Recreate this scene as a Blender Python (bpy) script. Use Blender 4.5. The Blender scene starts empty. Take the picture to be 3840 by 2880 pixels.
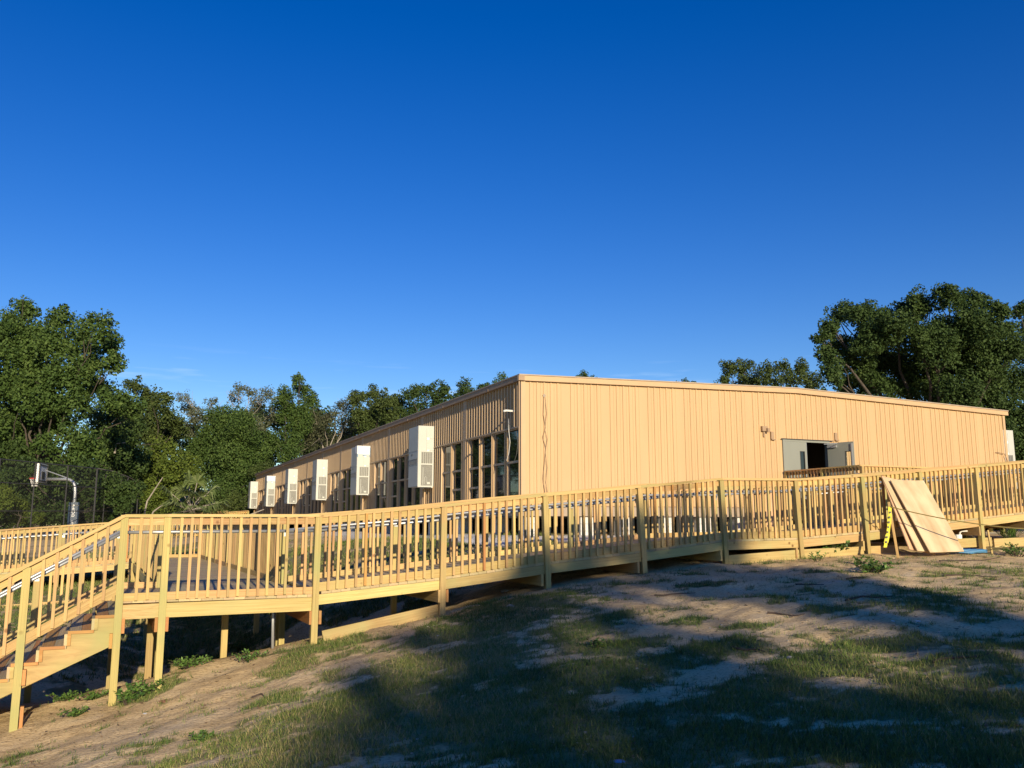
import bpy, math, random
import numpy as np
from mathutils import Vector, Matrix
random.seed(7); RNG = np.random.default_rng(7)
C = bpy.context.scene.collection
SC = bpy.context.scene

# ------------------------------------------------------------------ camera, world, sun, exposure
PITCH = math.atan(528/3285)
cam = bpy.data.cameras.new('camera'); cam.sensor_width = 36; cam.lens = 36*3285/3840; cam.clip_start = .05; cam.clip_end = 3000
co = bpy.data.objects.new('camera', cam); C.objects.link(co)
co.location = (0, 0, 0); co.rotation_euler = (math.pi/2 + PITCH, 0, 0)
SC.camera = co
SUN_AZ, SUN_EL = 160.2, 15.3
w = bpy.data.worlds.new('World'); SC.world = w; w.use_nodes = True
nt = w.node_tree; nt.nodes.clear()
sky = nt.nodes.new('ShaderNodeTexSky'); sky.sky_type = 'NISHITA'; sky.sun_disc = False
sky.sun_elevation = math.radians(SUN_EL); sky.sun_rotation = math.radians(SUN_AZ)
sky.altitude = 0; sky.air_density = 1.0; sky.dust_density = 0.0; sky.ozone_density = 3.0
hs = nt.nodes.new('ShaderNodeHueSaturation'); hs.inputs['Hue'].default_value = .5235; hs.inputs['Saturation'].default_value = 1.38; hs.inputs['Value'].default_value = 1.1
bg = nt.nodes.new('ShaderNodeBackground'); bg.inputs['Strength'].default_value = .094
out = nt.nodes.new('ShaderNodeOutputWorld')
tc = nt.nodes.new('ShaderNodeTexCoord'); mp = nt.nodes.new('ShaderNodeMapping'); mp.inputs['Scale'].default_value = (5, 5, 70)
nz = nt.nodes.new('ShaderNodeTexNoise'); nz.inputs['Scale'].default_value = 1.6; nz.inputs['Detail'].default_value = 4
cr = nt.nodes.new('ShaderNodeMapRange'); cr.inputs[1].default_value = .57; cr.inputs[2].default_value = .75
sx = nt.nodes.new('ShaderNodeSeparateXYZ')
el1 = nt.nodes.new('ShaderNodeMapRange'); el1.inputs[1].default_value = .13; el1.inputs[2].default_value = .15
el2 = nt.nodes.new('ShaderNodeMapRange'); el2.inputs[1].default_value = .19; el2.inputs[2].default_value = .165
m1 = nt.nodes.new('ShaderNodeMath'); m1.operation = 'MULTIPLY'; m2 = nt.nodes.new('ShaderNodeMath'); m2.operation = 'MULTIPLY'
m3 = nt.nodes.new('ShaderNodeMath'); m3.operation = 'MULTIPLY'; m3.inputs[1].default_value = .26
mx = nt.nodes.new('ShaderNodeMixRGB'); mx.inputs[2].default_value = (6.5, 8.0, 9.5, 1)
L = nt.links.new
L(tc.outputs['Generated'], mp.inputs[0]); L(mp.outputs[0], nz.inputs['Vector']); L(nz.outputs[0], cr.inputs[0])
L(tc.outputs['Generated'], sx.inputs[0]); L(sx.outputs[2], el1.inputs[0]); L(sx.outputs[2], el2.inputs[0])
L(el1.outputs[0], m1.inputs[0]); L(el2.outputs[0], m1.inputs[1]); L(m1.outputs[0], m2.inputs[0]); L(cr.outputs[0], m2.inputs[1])
L(m2.outputs[0], m3.inputs[0]); L(m3.outputs[0], mx.inputs[0])
L(sky.outputs[0], hs.inputs['Color']); L(hs.outputs[0], mx.inputs[1]); L(mx.outputs[0], bg.inputs['Color']); L(bg.outputs[0], out.inputs['Surface'])
sl = bpy.data.lights.new('sun', 'SUN'); sl.energy = 4.9; sl.angle = math.radians(.5); sl.color = (1, .84, .58)
so = bpy.data.objects.new('sun', sl); C.objects.link(so)
az, el = math.radians(SUN_AZ), math.radians(SUN_EL)
SDIR = Vector((math.sin(az)*math.cos(el), math.cos(az)*math.cos(el), math.sin(el)))
so.rotation_euler = SDIR.to_track_quat('Z', 'Y').to_euler(); so.location = (20, -60, 40)
SC.view_settings.view_transform = 'Standard'; SC.view_settings.look = 'None'
SC.view_settings.exposure = 0.4; SC.view_settings.gamma = 1; SC.view_settings.use_curve_mapping = False
SC.cycles.max_bounces = 6; SC.cycles.diffuse_bounces = 3; SC.cycles.transparent_max_bounces = 8

# ------------------------------------------------------------------ helpers
CP, SP = math.cos(PITCH), math.sin(PITCH)
def ray(px, py):
    yc = 1440-py; f = 3285*CP-yc*SP
    return (px-1920)/f, (3285*SP+yc*CP)/f
def at(px, py, Y):
    a, b = ray(px, py); return Vector((a*Y, Y, b*Y))

def node_mat(name, col, rough=.7, metal=0, spec=.5):
    m = bpy.data.materials.new(name); m.use_nodes = True
    b = m.node_tree.nodes['Principled BSDF']
    b.inputs['Base Color'].default_value = (*col, 1); b.inputs['Roughness'].default_value = rough
    b.inputs['Metallic'].default_value = metal; b.inputs['Specular IOR Level'].default_value = spec
    return m, m.node_tree, b
def add_noise(nt_, b, c1, c2, scale=5, detail=5, coord='Object', mscale=(1, 1, 1), bump=0, lo=.3, hi=.7, bscale=None, bdist=.01):
    t = nt_.nodes.new('ShaderNodeTexCoord'); mp_ = nt_.nodes.new('ShaderNodeMapping'); mp_.inputs['Scale'].default_value = mscale
    n = nt_.nodes.new('ShaderNodeTexNoise'); n.inputs['Scale'].default_value = scale; n.inputs['Detail'].default_value = detail
    r = nt_.nodes.new('ShaderNodeValToRGB'); r.color_ramp.elements[0].position = lo; r.color_ramp.elements[1].position = hi
    r.color_ramp.elements[0].color = (*c1, 1); r.color_ramp.elements[1].color = (*c2, 1)
    nt_.links.new(t.outputs[coord], mp_.inputs[0]); nt_.links.new(mp_.outputs[0], n.inputs['Vector']); nt_.links.new(n.outputs[0], r.inputs[0])
    nt_.links.new(r.outputs[0], b.inputs['Base Color'])
    if bump:
        n2 = n
        if bscale:
            n2 = nt_.nodes.new('ShaderNodeTexNoise'); n2.inputs['Scale'].default_value = bscale; n2.inputs['Detail'].default_value = 6
            nt_.links.new(mp_.outputs[0], n2.inputs['Vector'])
        bp = nt_.nodes.new('ShaderNodeBump'); bp.inputs['Strength'].default_value = bump; bp.inputs['Distance'].default_value = bdist
        nt_.links.new(n2.outputs[0], bp.inputs['Height']); nt_.links.new(bp.outputs[0], b.inputs['Normal'])
    return r
def simple(name, c1, c2=None, rough=.7, metal=0, scale=5, **k):
    m, t, b = node_mat(name, c1, rough, metal)
    add_noise(t, b, c1, c2 or tuple(x*.85 for x in c1), scale=scale, **k)
    return m

def wood(name, dark, light, knot=.5, rough=.65, green=0.0):
    """boards are unit cubes scaled with local X along the grain; colour varies from board to board"""
    m, t, b = node_mat(name, light, rough, 0, .3)
    N = t.nodes.new; K = t.links.new
    tcn = N('ShaderNodeTexCoord'); oi = N('ShaderNodeObjectInfo'); geo = N('ShaderNodeNewGeometry')
    off = N('ShaderNodeVectorMath'); off.operation = 'ADD'
    sc = N('ShaderNodeVectorMath'); sc.operation = 'SCALE'; sc.inputs['Scale'].default_value = 37
    cb = N('ShaderNodeCombineXYZ'); K(oi.outputs['Random'], cb.inputs[0]); K(oi.outputs['Random'], cb.inputs[1]); K(oi.outputs['Random'], cb.inputs[2])
    K(cb.outputs[0], sc.inputs[0]); K(tcn.outputs['Object'], off.inputs[0]); K(sc.outputs[0], off.inputs[1])
    mp_ = N('ShaderNodeMapping'); mp_.inputs['Scale'].default_value = (1.3, 6, 7); K(off.outputs[0], mp_.inputs[0])
    n = N('ShaderNodeTexNoise'); n.inputs['Scale'].default_value = 1.3; n.inputs['Detail'].default_value = 7; n.inputs['Distortion'].default_value = 1.6
    K(mp_.outputs[0], n.inputs['Vector'])
    r = N('ShaderNodeValToRGB'); r.color_ramp.elements[0].position = .34; r.color_ramp.elements[1].position = .62
    r.color_ramp.elements[0].color = (*dark, 1); r.color_ramp.elements[1].color = (*light, 1); K(n.outputs[0], r.inputs[0])
    # knots, placed in real space so that they stay round
    pos = N('ShaderNodeVectorMath'); pos.operation = 'ADD'; K(geo.outputs['Position'], pos.inputs[0]); K(sc.outputs[0], pos.inputs[1])
    v = N('ShaderNodeTexVoronoi'); v.inputs['Scale'].default_value = 3.4; K(pos.outputs[0], v.inputs['Vector'])
    kr = N('ShaderNodeMapRange'); kr.inputs[1].default_value = .05; kr.inputs[2].default_value = .12; kr.inputs[3].default_value = 1; kr.inputs[4].default_value = 0
    K(v.outputs['Distance'], kr.inputs[0])
    mk = N('ShaderNodeMath'); mk.operation = 'MULTIPLY'; mk.inputs[1].default_value = knot; K(kr.outputs[0], mk.inputs[0])
    mxk = N('ShaderNodeMixRGB'); mxk.inputs[2].default_value = (.16, .07, .02, 1); K(mk.outputs[0], mxk.inputs[0]); K(r.outputs[0], mxk.inputs[1])
    # board to board
    h = N('ShaderNodeHueSaturation'); K(mxk.outputs[0], h.inputs['Color'])
    mr = N('ShaderNodeMapRange'); mr.inputs[3].default_value = .74; mr.inputs[4].default_value = 1.14; K(oi.outputs['Random'], mr.inputs[0]); K(mr.outputs[0], h.inputs['Value'])
    fr = N('ShaderNodeMath'); fr.operation = 'FRACT'; ml = N('ShaderNodeMath'); ml.operation = 'MULTIPLY'; ml.inputs[1].default_value = 7.31
    K(oi.outputs['Random'], ml.inputs[0]); K(ml.outputs[0], fr.inputs[0])
    mh = N('ShaderNodeMapRange'); mh.inputs[3].default_value = .482; mh.inputs[4].default_value = .511; K(fr.outputs[0], mh.inputs[0]); K(mh.outputs[0], h.inputs['Hue'])
    # broad stains
    n3 = N('ShaderNodeTexNoise'); n3.inputs['Scale'].default_value = 1.7; n3.inputs['Detail'].default_value = 3; K(pos.outputs[0], n3.inputs['Vector'])
    m3_ = N('ShaderNodeMapRange'); m3_.inputs[1].default_value = .44; m3_.inputs[2].default_value = .68; m3_.inputs[4].default_value = .5+green; K(n3.outputs[0], m3_.inputs[0])
    mg = N('ShaderNodeMixRGB'); mg.inputs[2].default_value = (light[0]*.62, light[1]*.80, light[2]*.8, 1); K(m3_.outputs[0], mg.inputs[0]); K(h.outputs[0], mg.inputs[1])
    K(mg.outputs[0], b.inputs['Base Color'])
    bp = N('ShaderNodeBump'); bp.inputs['Strength'].default_value = .25; bp.inputs['Distance'].default_value = .004; K(n.outputs[0], bp.inputs['Height']); K(bp.outputs[0], b.inputs['Normal'])
    return m
W_PINE = wood('pine_lumber', (.44, .27, .10), (.60, .42, .175), .75)
W_POST = wood('treated_post', (.37, .275, .10), (.51, .395, .15), .5, green=.25)
W_RIM = wood('treated_rim_board', (.44, .30, .11), (.59, .44, .185), .9, green=.1)
W_DECK = wood('deck_board', (.38, .29, .155), (.55, .43, .24), .4)
W_ORANGE = wood('reddish_lumber', (.42, .20, .055), (.54, .29, .095), .3)
W_PLY = simple('plywood', (.40, .27, .14), (.64, .50, .31), .7, 0, scale=2.2, coord='Generated', mscale=(1, 1.6, 1.6), detail=8, lo=.25, hi=.62)
W_PLY2 = simple('reddish_plywood', (.50, .30, .17), (.66, .43, .26), .7, 0, scale=2.5, coord='Generated', mscale=(1, 4, 4), detail=6)

SIDING = simple('tan_metal_siding', (.535, .36, .19), (.48, .32, .167), .5, 0, scale=1.6, mscale=(1, 1, .18), detail=6, lo=.25, hi=.8)
TRIM = simple('tan_trim', (.53, .36, .20), (.49, .33, .185), .5, 0, scale=3)
FASCIA = simple('brown_fascia', (.36, .245, .15), (.30, .20, .12), .6, 0, scale=3)
ACM = simple('grey_painted_steel', (.49, .50, .465), (.46, .47, .44), .45, 0, scale=2)
ACD = simple('grille_grey', (.16, .16, .15), (.22, .22, .20), .6, 0, scale=30)
WHITE = simple('white_paint', (.80, .80, .78), (.74, .74, .72), .5, 0, scale=6)
STEEL, _, _b = node_mat('galvanised_pipe', (.46, .48, .50), .42, .6)
DARKM = simple('black_metal', (.03, .03, .032), (.045, .045, .045), .5, 0, scale=8)
DOORM = simple('door_grey_paint', (.235, .245, .215), (.225, .235, .205), .45, 0, scale=2)
BLOCK = simple('pale_concrete_block', (.66, .65, .62), (.55, .54, .51), .9, 0, scale=9, bump=.3)
STEELB = simple('floor_frame_steel', (.38, .30, .22), (.30, .235, .18), .6, .0, scale=3)
GLASS, _, gb = node_mat('window_glass', (.012, .014, .015), .03, 0, .8)
BARK = simple('bark', (.09, .075, .06), (.05, .04, .033), .9, 0, scale=4, mscale=(4, 4, 1), bump=.6, bdist=.05)
BARKL = simple('pale_dead_wood', (.36, .32, .27), (.24, .21, .18), .9, 0, scale=4)
RED = simple('red_paint', (.55, .03, .03), (.5, .03, .03), .5)
NAVY = simple('blue_vinyl', (.035, .07, .125), (.03, .06, .11), .45)
YELLOW = simple('yellow_tape', (.75, .68, .06), (.65, .58, .05), .5)
ROPE = simple('olive_rope', (.23, .18, .05), (.15, .12, .04), .8)
BLUEH = simple('blue_hose', (.08, .25, .45), (.06, .2, .38), .5)
REDH = simple('red_hose', (.45, .04, .05), (.4, .03, .04), .5)
TWIG = simple('dead_twig', (.085, .06, .045), (.05, .035, .03), .9)
SCRAP = simple('white_scrap', (.75, .75, .74), (.65, .65, .65), .6)
STONE = simple('pale_stone', (.42, .39, .33), (.34, .31, .26), .9, 0, scale=14)

def tag(o, label=None, cat=None, group=None, kind=None):
    if label: o['label'] = label
    if cat: o['category'] = cat
    if group: o['group'] = group
    if kind: o['kind'] = kind
    return o
def thing(name, label, cat, loc=(0, 0, 0), rz=0, group=None):
    o = bpy.data.objects.new(name, None); C.objects.link(o); o.location = loc; o.rotation_euler = (0, 0, rz); o.empty_display_size = .2
    return tag(o, label, cat, group)
def link(name, me, parent=None, loc=None, rz=0):
    o = bpy.data.objects.new(name, me); C.objects.link(o); o.parent = parent
    if loc is not None: o.location = loc
    if rz: o.rotation_euler = (0, 0, rz)
    return o
class MB:
    """collects shapes and links them as one mesh object"""
    def __init__(s): s.v = []; s.f = []
    def box(s, x0, x1, y0, y1, z0, z1, rot=None, piv=None):
        b = len(s.v); vs = [(x, y, z) for x in (x0, x1) for y in (y0, y1) for z in (z0, z1)]
        if rot is not None:
            R = Matrix.Rotation(rot[1], 3, rot[0]); p = Vector(piv); vs = [tuple(R @ (Vector(q)-p)+p) for q in vs]
        s.v += vs
        s.f += [(b, b+1, b+3, b+2), (b+4, b+6, b+7, b+5), (b, b+4, b+5, b+1), (b+2, b+3, b+7, b+6), (b, b+2, b+6, b+4), (b+1, b+5, b+7, b+3)]
        return s
    def poly(s, pts): b = len(s.v); s.v += [tuple(p) for p in pts]; s.f.append(tuple(range(b, b+len(pts)))); return s
    def prism(s, pts, d):
        """closed outline pts extruded by vector d"""
        b = len(s.v); n = len(pts); d = Vector(d)
        s.v += [tuple(p) for p in pts]+[tuple(Vector(p)+d) for p in pts]
        s.f += [tuple(range(b, b+n)), tuple(range(b+2*n-1, b+n-1, -1))]+[(b+i, b+(i+1) % n, b+n+(i+1) % n, b+n+i) for i in range(n)]
        return s
    def tube(s, pts, r, seg=8, r1=None, cap=True):
        pts = [Vector(p) for p in pts]; n = len(pts); b = len(s.v); prev = None
        for i, p in enumerate(pts):
            d = (pts[min(i+1, n-1)]-pts[max(i-1, 0)]).normalized()
            a = prev if prev is not None else (Vector((0, 0, 1)) if abs(d.z) < .9 else Vector((1, 0, 0)))
            a = (a-d*a.dot(d)).normalized(); prev = a; c = d.cross(a)
            rr = r if r1 is None else r+(r1-r)*i/(n-1)
            for k in range(seg):
                t = 2*math.pi*k/seg; s.v.append(tuple(p+(a*math.cos(t)+c*math.sin(t))*rr))
        for i in range(n-1):
            for k in range(seg):
                k2 = (k+1) % seg; s.f.append((b+i*seg+k, b+i*seg+k2, b+(i+1)*seg+k2, b+(i+1)*seg+k))
        if cap: s.f += [tuple(b+k for k in range(seg))[::-1], tuple(b+(n-1)*seg+k for k in range(seg))]
        return s
    def mesh(s, name, m, smooth=False):
        me = bpy.data.meshes.new(name); me.from_pydata(s.v, [], s.f); me.materials.append(m)
        if smooth: me.shade_smooth()
        me.update(); return me
    def build(s, name, m, parent=None, smooth=False, loc=None): return link(name, s.mesh(name, m, smooth), parent, loc)
def bigmesh(name, verts, nper, mat, tint=None, smooth=False):
    """verts (N*nper,3): N separate n-gons"""
    N = len(verts)//nper; me = bpy.data.meshes.new(name)
    me.vertices.add(len(verts)); me.vertices.foreach_set('co', np.ascontiguousarray(verts, dtype=np.float32).ravel())
    me.loops.add(len(verts)); me.loops.foreach_set('vertex_index', np.arange(len(verts), dtype=np.int32))
    me.polygons.add(N); me.polygons.foreach_set('loop_start', np.arange(0, len(verts), nper, dtype=np.int32))
    me.polygons.foreach_set('loop_total', np.full(N, nper, dtype=np.int32))
    if tint is not None:
        a = me.attributes.new('tint', 'FLOAT', 'FACE'); a.data.foreach_set('value', tint.astype(np.float32))
    me.materials.append(mat); me.update(calc_edges=True); return me
_cube = {}
def cube(m):
    if m.name not in _cube: _cube[m.name] = MB().box(-.5, .5, -.5, .5, -.5, .5).mesh('lumber', m)
    return _cube[m.name]
def board(name, parent, p0, p1, wz, ty, m, up=(0, 0, 1)):
    """straight piece of lumber from p0 to p1 (centre line): wz along up, ty across"""
    p0 = Vector(p0); p1 = Vector(p1); x = p1-p0; Ln = x.length; x.normalize(); u = Vector(up); z = (u-x*u.dot(x)).normalized(); y = z.cross(x)
    o = bpy.data.objects.new(name, cube(m)); C.objects.link(o); o.parent = parent
    R = Matrix((x, y, z)).transposed()
    o.location = (p0+p1)/2; o.rotation_mode = 'QUATERNION'; o.rotation_quaternion = R.to_quaternion(); o.scale = (Ln, ty, wz)
    return o

# ------------------------------------------------------------------ terrain
CPTS = np.array([(-6.0, 11.1, -2.48), (-5.05, 11.6, -2.27), (-4.57, 11.77, -2.16), (-2.75, 12.6, -1.64), (-1.05, 13.42, -1.26), (.55, 14.2, -.97),
 (2.2, 15.0, -.79), (3.8, 15.75, -.69), (5.3, 16.4, -.60), (6.8, 17.1, -.56), (8.3, 17.8, -.53), (9.9, 18.5, -.50), (12, 19.4, -.45), (0, 0, -1.65), (0, 6.7, -1.74), (-3.2, 9, -2.1), (-5, 9, -2.55),
 (-9, 8, -3.1), (-10, 12, -2.7), (-8, 15, -2.1), (4, 6, -1.45), (4, 11, -1.0), (8, 12, -.85), (10, 16, -.66), (14, 18, -.4), (14, 5, -1.1), (0, -10, -1.4), (-15, 0, -3.4), (15, -10, -.8),
 (-5.0, 13.9, -2.6), (-3.9, 14.3, -2.35), (-6.2, 13.6, -2.75), (-2.6, 14.7, -1.85), (-1.2, 15.2, -1.5), (-4.65, 12.62, -1.75), (-4.13, 12.86, -1.64), (-3.36, 13.22, -1.56), (-3.65, 12.2, -1.93), (-5.74, 12.33, -2.16), (-5.3, 15.8, -2.6), (-6.1, 17.6, -2.4), (-7.4, 20.4, -2.1), (-8.7, 23.1, -1.7), (-3.4, 17.7, -1.08), (-4, 20.5, -.8), (-5, 24, -.5), (-8, 38, -.28), (0, 22.3, -.3), (4, 24, -.3), (8, 26, -.3), (0, 18, -.62), (4, 19, -.45), (-8.3, 16.2, -2.0), (-10.8, 18.9, -1.8), (-9.6, 22, -1.42), (-10.5, 28.5, -1.1),
 (-14, 22, -1.9), (-20, 30, -1.3), (-24, 42, -.85), (-27, 50, -.75), (-12, 42, -.45), (-14, 60, -.5), (-40, 45, -.9), (-35, 20, -2.2), (17, 30, -.2), (25, 40, 0), (0, 40, -.3), (-18, 70, -.5), (10, 70, 0), (45, 60, 0), (60, 0, -.3), (-60, 0, -3.5), (0, -45, -1.2), (50, -45, -.5), (-50, -45, -2.5), (-60, 100, -.6), (0, 120, 0), (80, 100, 0)])
_K = np.hypot(CPTS[:, None, 0]-CPTS[None, :, 0], CPTS[:, None, 1]-CPTS[None, :, 1])
_n = len(CPTS); _A = np.zeros((_n+1, _n+1)); _A[:_n, :_n] = _K-np.eye(_n)*.15; _A[:_n, _n] = 1; _A[_n, :_n] = 1
_wt = np.linalg.solve(_A, np.append(CPTS[:, 2], 0))
def H0(x, y):
    x = np.asarray(x, float); y = np.asarray(y, float); sh = x.shape; x = x.ravel(); y = y.ravel()
    xc = np.clip(x, -75, 95); yc = np.clip(y, -50, 125); z = np.full(x.shape, _wt[_n])
    for i in range(_n): z += _wt[i]*np.sqrt((xc-CPTS[i, 0])**2+(yc-CPTS[i, 1])**2+.35)
    return z.reshape(sh)
_tab = RNG.random((256, 256))
def vnoise(x, y, s):
    x = np.asarray(x, float)/s+57.3; y = np.asarray(y, float)/s+91.7; xi = np.floor(x).astype(int); yi = np.floor(y).astype(int); fx = x-xi; fy = y-yi
    fx = fx*fx*(3-2*fx); fy = fy*fy*(3-2*fy); T = lambda a, b: _tab[a & 255, b & 255]
    return (T(xi, yi)*(1-fx)+T(xi+1, yi)*fx)*(1-fy)+(T(xi, yi+1)*(1-fx)+T(xi+1, yi+1)*fx)*fy
def fbm(x, y, s, o=4):
    r = 0; a = .5; t = 0
    for i in range(o): r = r+a*vnoise(x+i*13.1, y-i*7.7, s); t += a; a *= .55; s *= .47
    return r/t
def H(x, y):
    x = np.asarray(x, float); y = np.asarray(y, float)
    near = np.clip((30-np.hypot(x, y-10))/20, 0, 1)
    return H0(x, y)+near*((fbm(x, y, .9)-.5)*.13+(fbm(x+3, y+5, .38, 3)-.5)*.05+(fbm(x*1.0, y*1.6, .17, 3)-.5)*.026)
def h1(x, y): return float(H(np.array([x]), np.array([y]))[0])
def gp(px, py):
    a, b = ray(px, py); Y = np.arange(3, 40, .02); d = b*Y-H0(a*Y, Y); i = int(np.argmax(d < 0)); return a*Y[i], Y[i]
PATCH = [(1250, 2760, 1.1, .9), (1500, 2600, 1.0, .8), (1400, 2720, 1.2, .9), (1700, 2480, .9, .8), (1800, 2340, 1.2, .8), (1980, 2270, 1.1, .6), (1750, 2700, 1.2, .9), (2100, 2560, .9, .7), (2150, 2760, 1.2, .6),
 (2500, 2760, 1.0, .5), (2330, 2500, .6, .5), (2200, 2350, .7, .5), (1080, 2500, .35, .3), (1250, 2420, .6, .4), (1050, 2620, .3, .25), (1420, 2260, .9, .35), (1600, 2270, .5, .3), (870, 2430, .5, .25), (760, 2470, .45, .3), (610, 2590, .2, .25), (520, 2620, .2, .2), (700, 2840, .2, .12), (60, 2840, .25, .08), (300, 2600, .3, .15),
 (3080, 2500, .7, .4), (3280, 2640, .9, .4), (3500, 2800, .8, .3), (3000, 2780, .8, .3), (2780, 2600, .6, .4), (2700, 2430, .5, .3), (3330, 2410, .6, .18), (3060, 2290, .45, .18), (2640, 2190, .45, .18), (2820, 2345, .35, .15), (3080, 2150, .35, .14), (3500, 2158, .5, .1), (3600, 2480, .6, .2), (2330, 2420, .5, .25), (3700, 2420, .5, .15), (3750, 2640, .5, .3), (3460, 2290, .3, .1), (2550, 2330, .4, .2), (3780, 2060, .5, .25), (3650, 2080, .3, .12)]
_pw = [(*gp(a, b), c, d) for a, b, c, d in PATCH]
def gmask(x, y):
    x = np.asarray(x, float); y = np.asarray(y, float); m = np.zeros(x.shape)
    for a, b, rx, ry in _pw: m = np.maximum(m, 1.12*np.exp(-(((x-a)/rx)**2+((y-b)/(ry*1.25))**2)*.7))
    # lawns behind the ramp and left of the walkway
    n = -.4226*(x+1.045)+.9063*(y-13.42); r = .9063*(x+1.045)+.4226*(y-13.42)
    lawn = np.clip((n-3)/2, 0, 1)*np.clip((36-y)/6, 0.35, 1)
    lawn = np.where((r > -1.5) & (y > 27), .35, lawn)*.75
    lawn = np.where(x > 1.5, lawn*.2, lawn)
    m = np.maximum(m, lawn); m = np.where(y < 3, .6, m); m = np.maximum(m, .52*np.clip((9.3-y)/1.6, 0, 1)*np.clip((x+2.2)/.8, 0, 1)); m = np.maximum(m, .46*np.clip((1.9-x)/1.2, 0, 1)*np.clip((x+2.0)/1.0, 0, 1)*np.clip((13-y)/1.5, 0, 1))
    m = np.maximum(m, np.where((y > 4) & (y < 17) & (n < 0), .16+.22*vnoise(x, y, 2.2)*(x > -2.5), 0))
    q = .5*fbm(x, y*1.3, .62, 4)+.5*fbm(x+9, y*1.6, .15, 4)
    return np.clip((m*1.24+(q-.5)*3.4-.42)*1.9, 0, 1)
def gravelmask(x, y):
    u = .915*(x-.27)+.4035*(y-23); v = -.4035*(x-.27)+.915*(y-23)
    a = np.clip(1-np.abs(v+1.2)/1.9, 0, 1)*(u > -2)*(u < 20); b = np.clip(1-np.abs(u+1.0)/1.6, 0, 1)*(v > -2)*(v < 34)
    return np.clip(np.maximum(a, b)*2.2+(fbm(x, y, .8)-.5)*1.2-.25, 0, 1)
def axis(a, b, st, lo, hi):
    m = list(np.arange(a, b, st)); s = st; p = b
    while p < hi: m.append(p); s *= 1.16; p += s
    m.append(hi); s = st; p = a-st; pre = []
    while p > lo: pre.append(p); s *= 1.16; p -= s
    pre.append(lo); return np.array(pre[::-1]+m)
gx = axis(-9, 11.5, .065, -900, 900); gy = axis(5, 19, .065, -500, 1500)
GX, GY = np.meshgrid(gx, gy); GZ = H(GX, GY); nx, ny = len(gx), len(gy)
me = bpy.data.meshes.new('ground'); me.vertices.add(nx*ny)
me.vertices.foreach_set('co', np.stack([GX, GY, GZ], -1).astype(np.float32).ravel())
ii = (np.arange(ny-1)[:, None]*nx+np.arange(nx-1)[None, :]).ravel(); q = np.stack([ii, ii+1, ii+1+nx, ii+nx], -1).astype(np.int32)
me.loops.add(q.size); me.loops.foreach_set('vertex_index', q.ravel()); me.polygons.add(len(q))
me.polygons.foreach_set('loop_start', np.arange(0, q.size, 4, dtype=np.int32)); me.polygons.foreach_set('loop_total', np.full(len(q), 4, dtype=np.int32))
me.polygons.foreach_set('use_smooth', np.ones(len(q), dtype=bool))
for nm, fn in (('grass', gmask), ('gravel', gravelmask)):
    a = me.attributes.new(nm, 'FLOAT', 'POINT'); a.data.foreach_set('value', fn(GX, GY).astype(np.float32).ravel())
me.update(calc_edges=True)
gm, t, b = node_mat('sand_and_thin_grass', (.4, .3, .2), .95, 0, .1)
N = t.nodes.new; K = t.links.new
g = N('ShaderNodeNewGeometry')
def nse(scale, detail=5, vec=None, dist=0):
    n_ = N('ShaderNodeTexNoise'); n_.inputs['Scale'].default_value = scale; n_.inputs['Detail'].default_value = detail; n_.inputs['Distortion'].default_value = dist
    K(vec or g.outputs['Position'], n_.inputs['Vector']); return n_
def ramp(src, stops):
    r_ = N('ShaderNodeValToRGB'); e = r_.color_ramp.elements
    while len(e) < len(stops): e.new(.5)
    for k_, (p_, c_) in enumerate(stops): e[k_].position = p_; e[k_].color = (*c_, 1)
    K(src, r_.inputs[0]); return r_
mps = N('ShaderNodeMapping'); mps.inputs['Scale'].default_value = (1, 2.4, 1); K(g.outputs['Position'], mps.inputs[0])
sand = ramp(nse(1.3, 8, None, .6).outputs[0], [(.28, (.45, .33, .175)), (.46, (.59, .44, .24)), (.64, (.68, .525, .305))])
speck = ramp(nse(28, 3, mps.outputs[0]).outputs[0], [(.36, (.52, .46, .42)), (.45, (1, 1, 1)), (.70, (1, 1, 1)), (.78, (1.25, 1.25, 1.25))])
ms = N('ShaderNodeMixRGB'); ms.blend_type = 'MULTIPLY'; ms.inputs[0].default_value = 1; K(sand.outputs[0], ms.inputs[1]); K(speck.outputs[0], ms.inputs[2])
grs = ramp(nse(7, 6).outputs[0], [(.3, (.05, .065, .022)), (.5, (.085, .11, .032)), (.7, (.15, .15, .06))])
ag = N('ShaderNodeAttribute'); ag.attribute_name = 'grass'; av = N('ShaderNodeAttribute'); av.attribute_name = 'gravel'
bn = N('ShaderNodeMath'); bn.operation = 'MULTIPLY_ADD'; bn.inputs[1].default_value = 1.0; bn.inputs[2].default_value = -.42
n9 = nse(16, 5); K(n9.outputs[0], bn.inputs[0])
ad = N('ShaderNodeMath'); ad.operation = 'ADD'; K(ag.outputs['Fac'], ad.inputs[0]); K(bn.outputs[0], ad.inputs[1])
ck = N('ShaderNodeMapRange'); ck.inputs[1].default_value = .25; ck.inputs[2].default_value = .8; ck.inputs[4].default_value = .72; K(ad.outputs[0], ck.inputs[0])
mg_ = N('ShaderNodeMixRGB'); K(ck.outputs[0], mg_.inputs[0]); K(ms.outputs[0], mg_.inputs[1]); K(grs.outputs[0], mg_.inputs[2])
grv = ramp(nse(24, 4).outputs[0], [(.35, (.42, .40, .36)), (.55, (.78, .76, .71))])
mv = N('ShaderNodeMixRGB'); K(av.outputs['Fac'], mv.inputs[0]); K(mg_.outputs[0], mv.inputs[1]); K(grv.outputs[0], mv.inputs[2]); K(mv.outputs[0], b.inputs['Base Color'])
bp = N('ShaderNodeBump'); bp.inputs['Strength'].default_value = .5; bp.inputs['Distance'].default_value = .03
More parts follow.
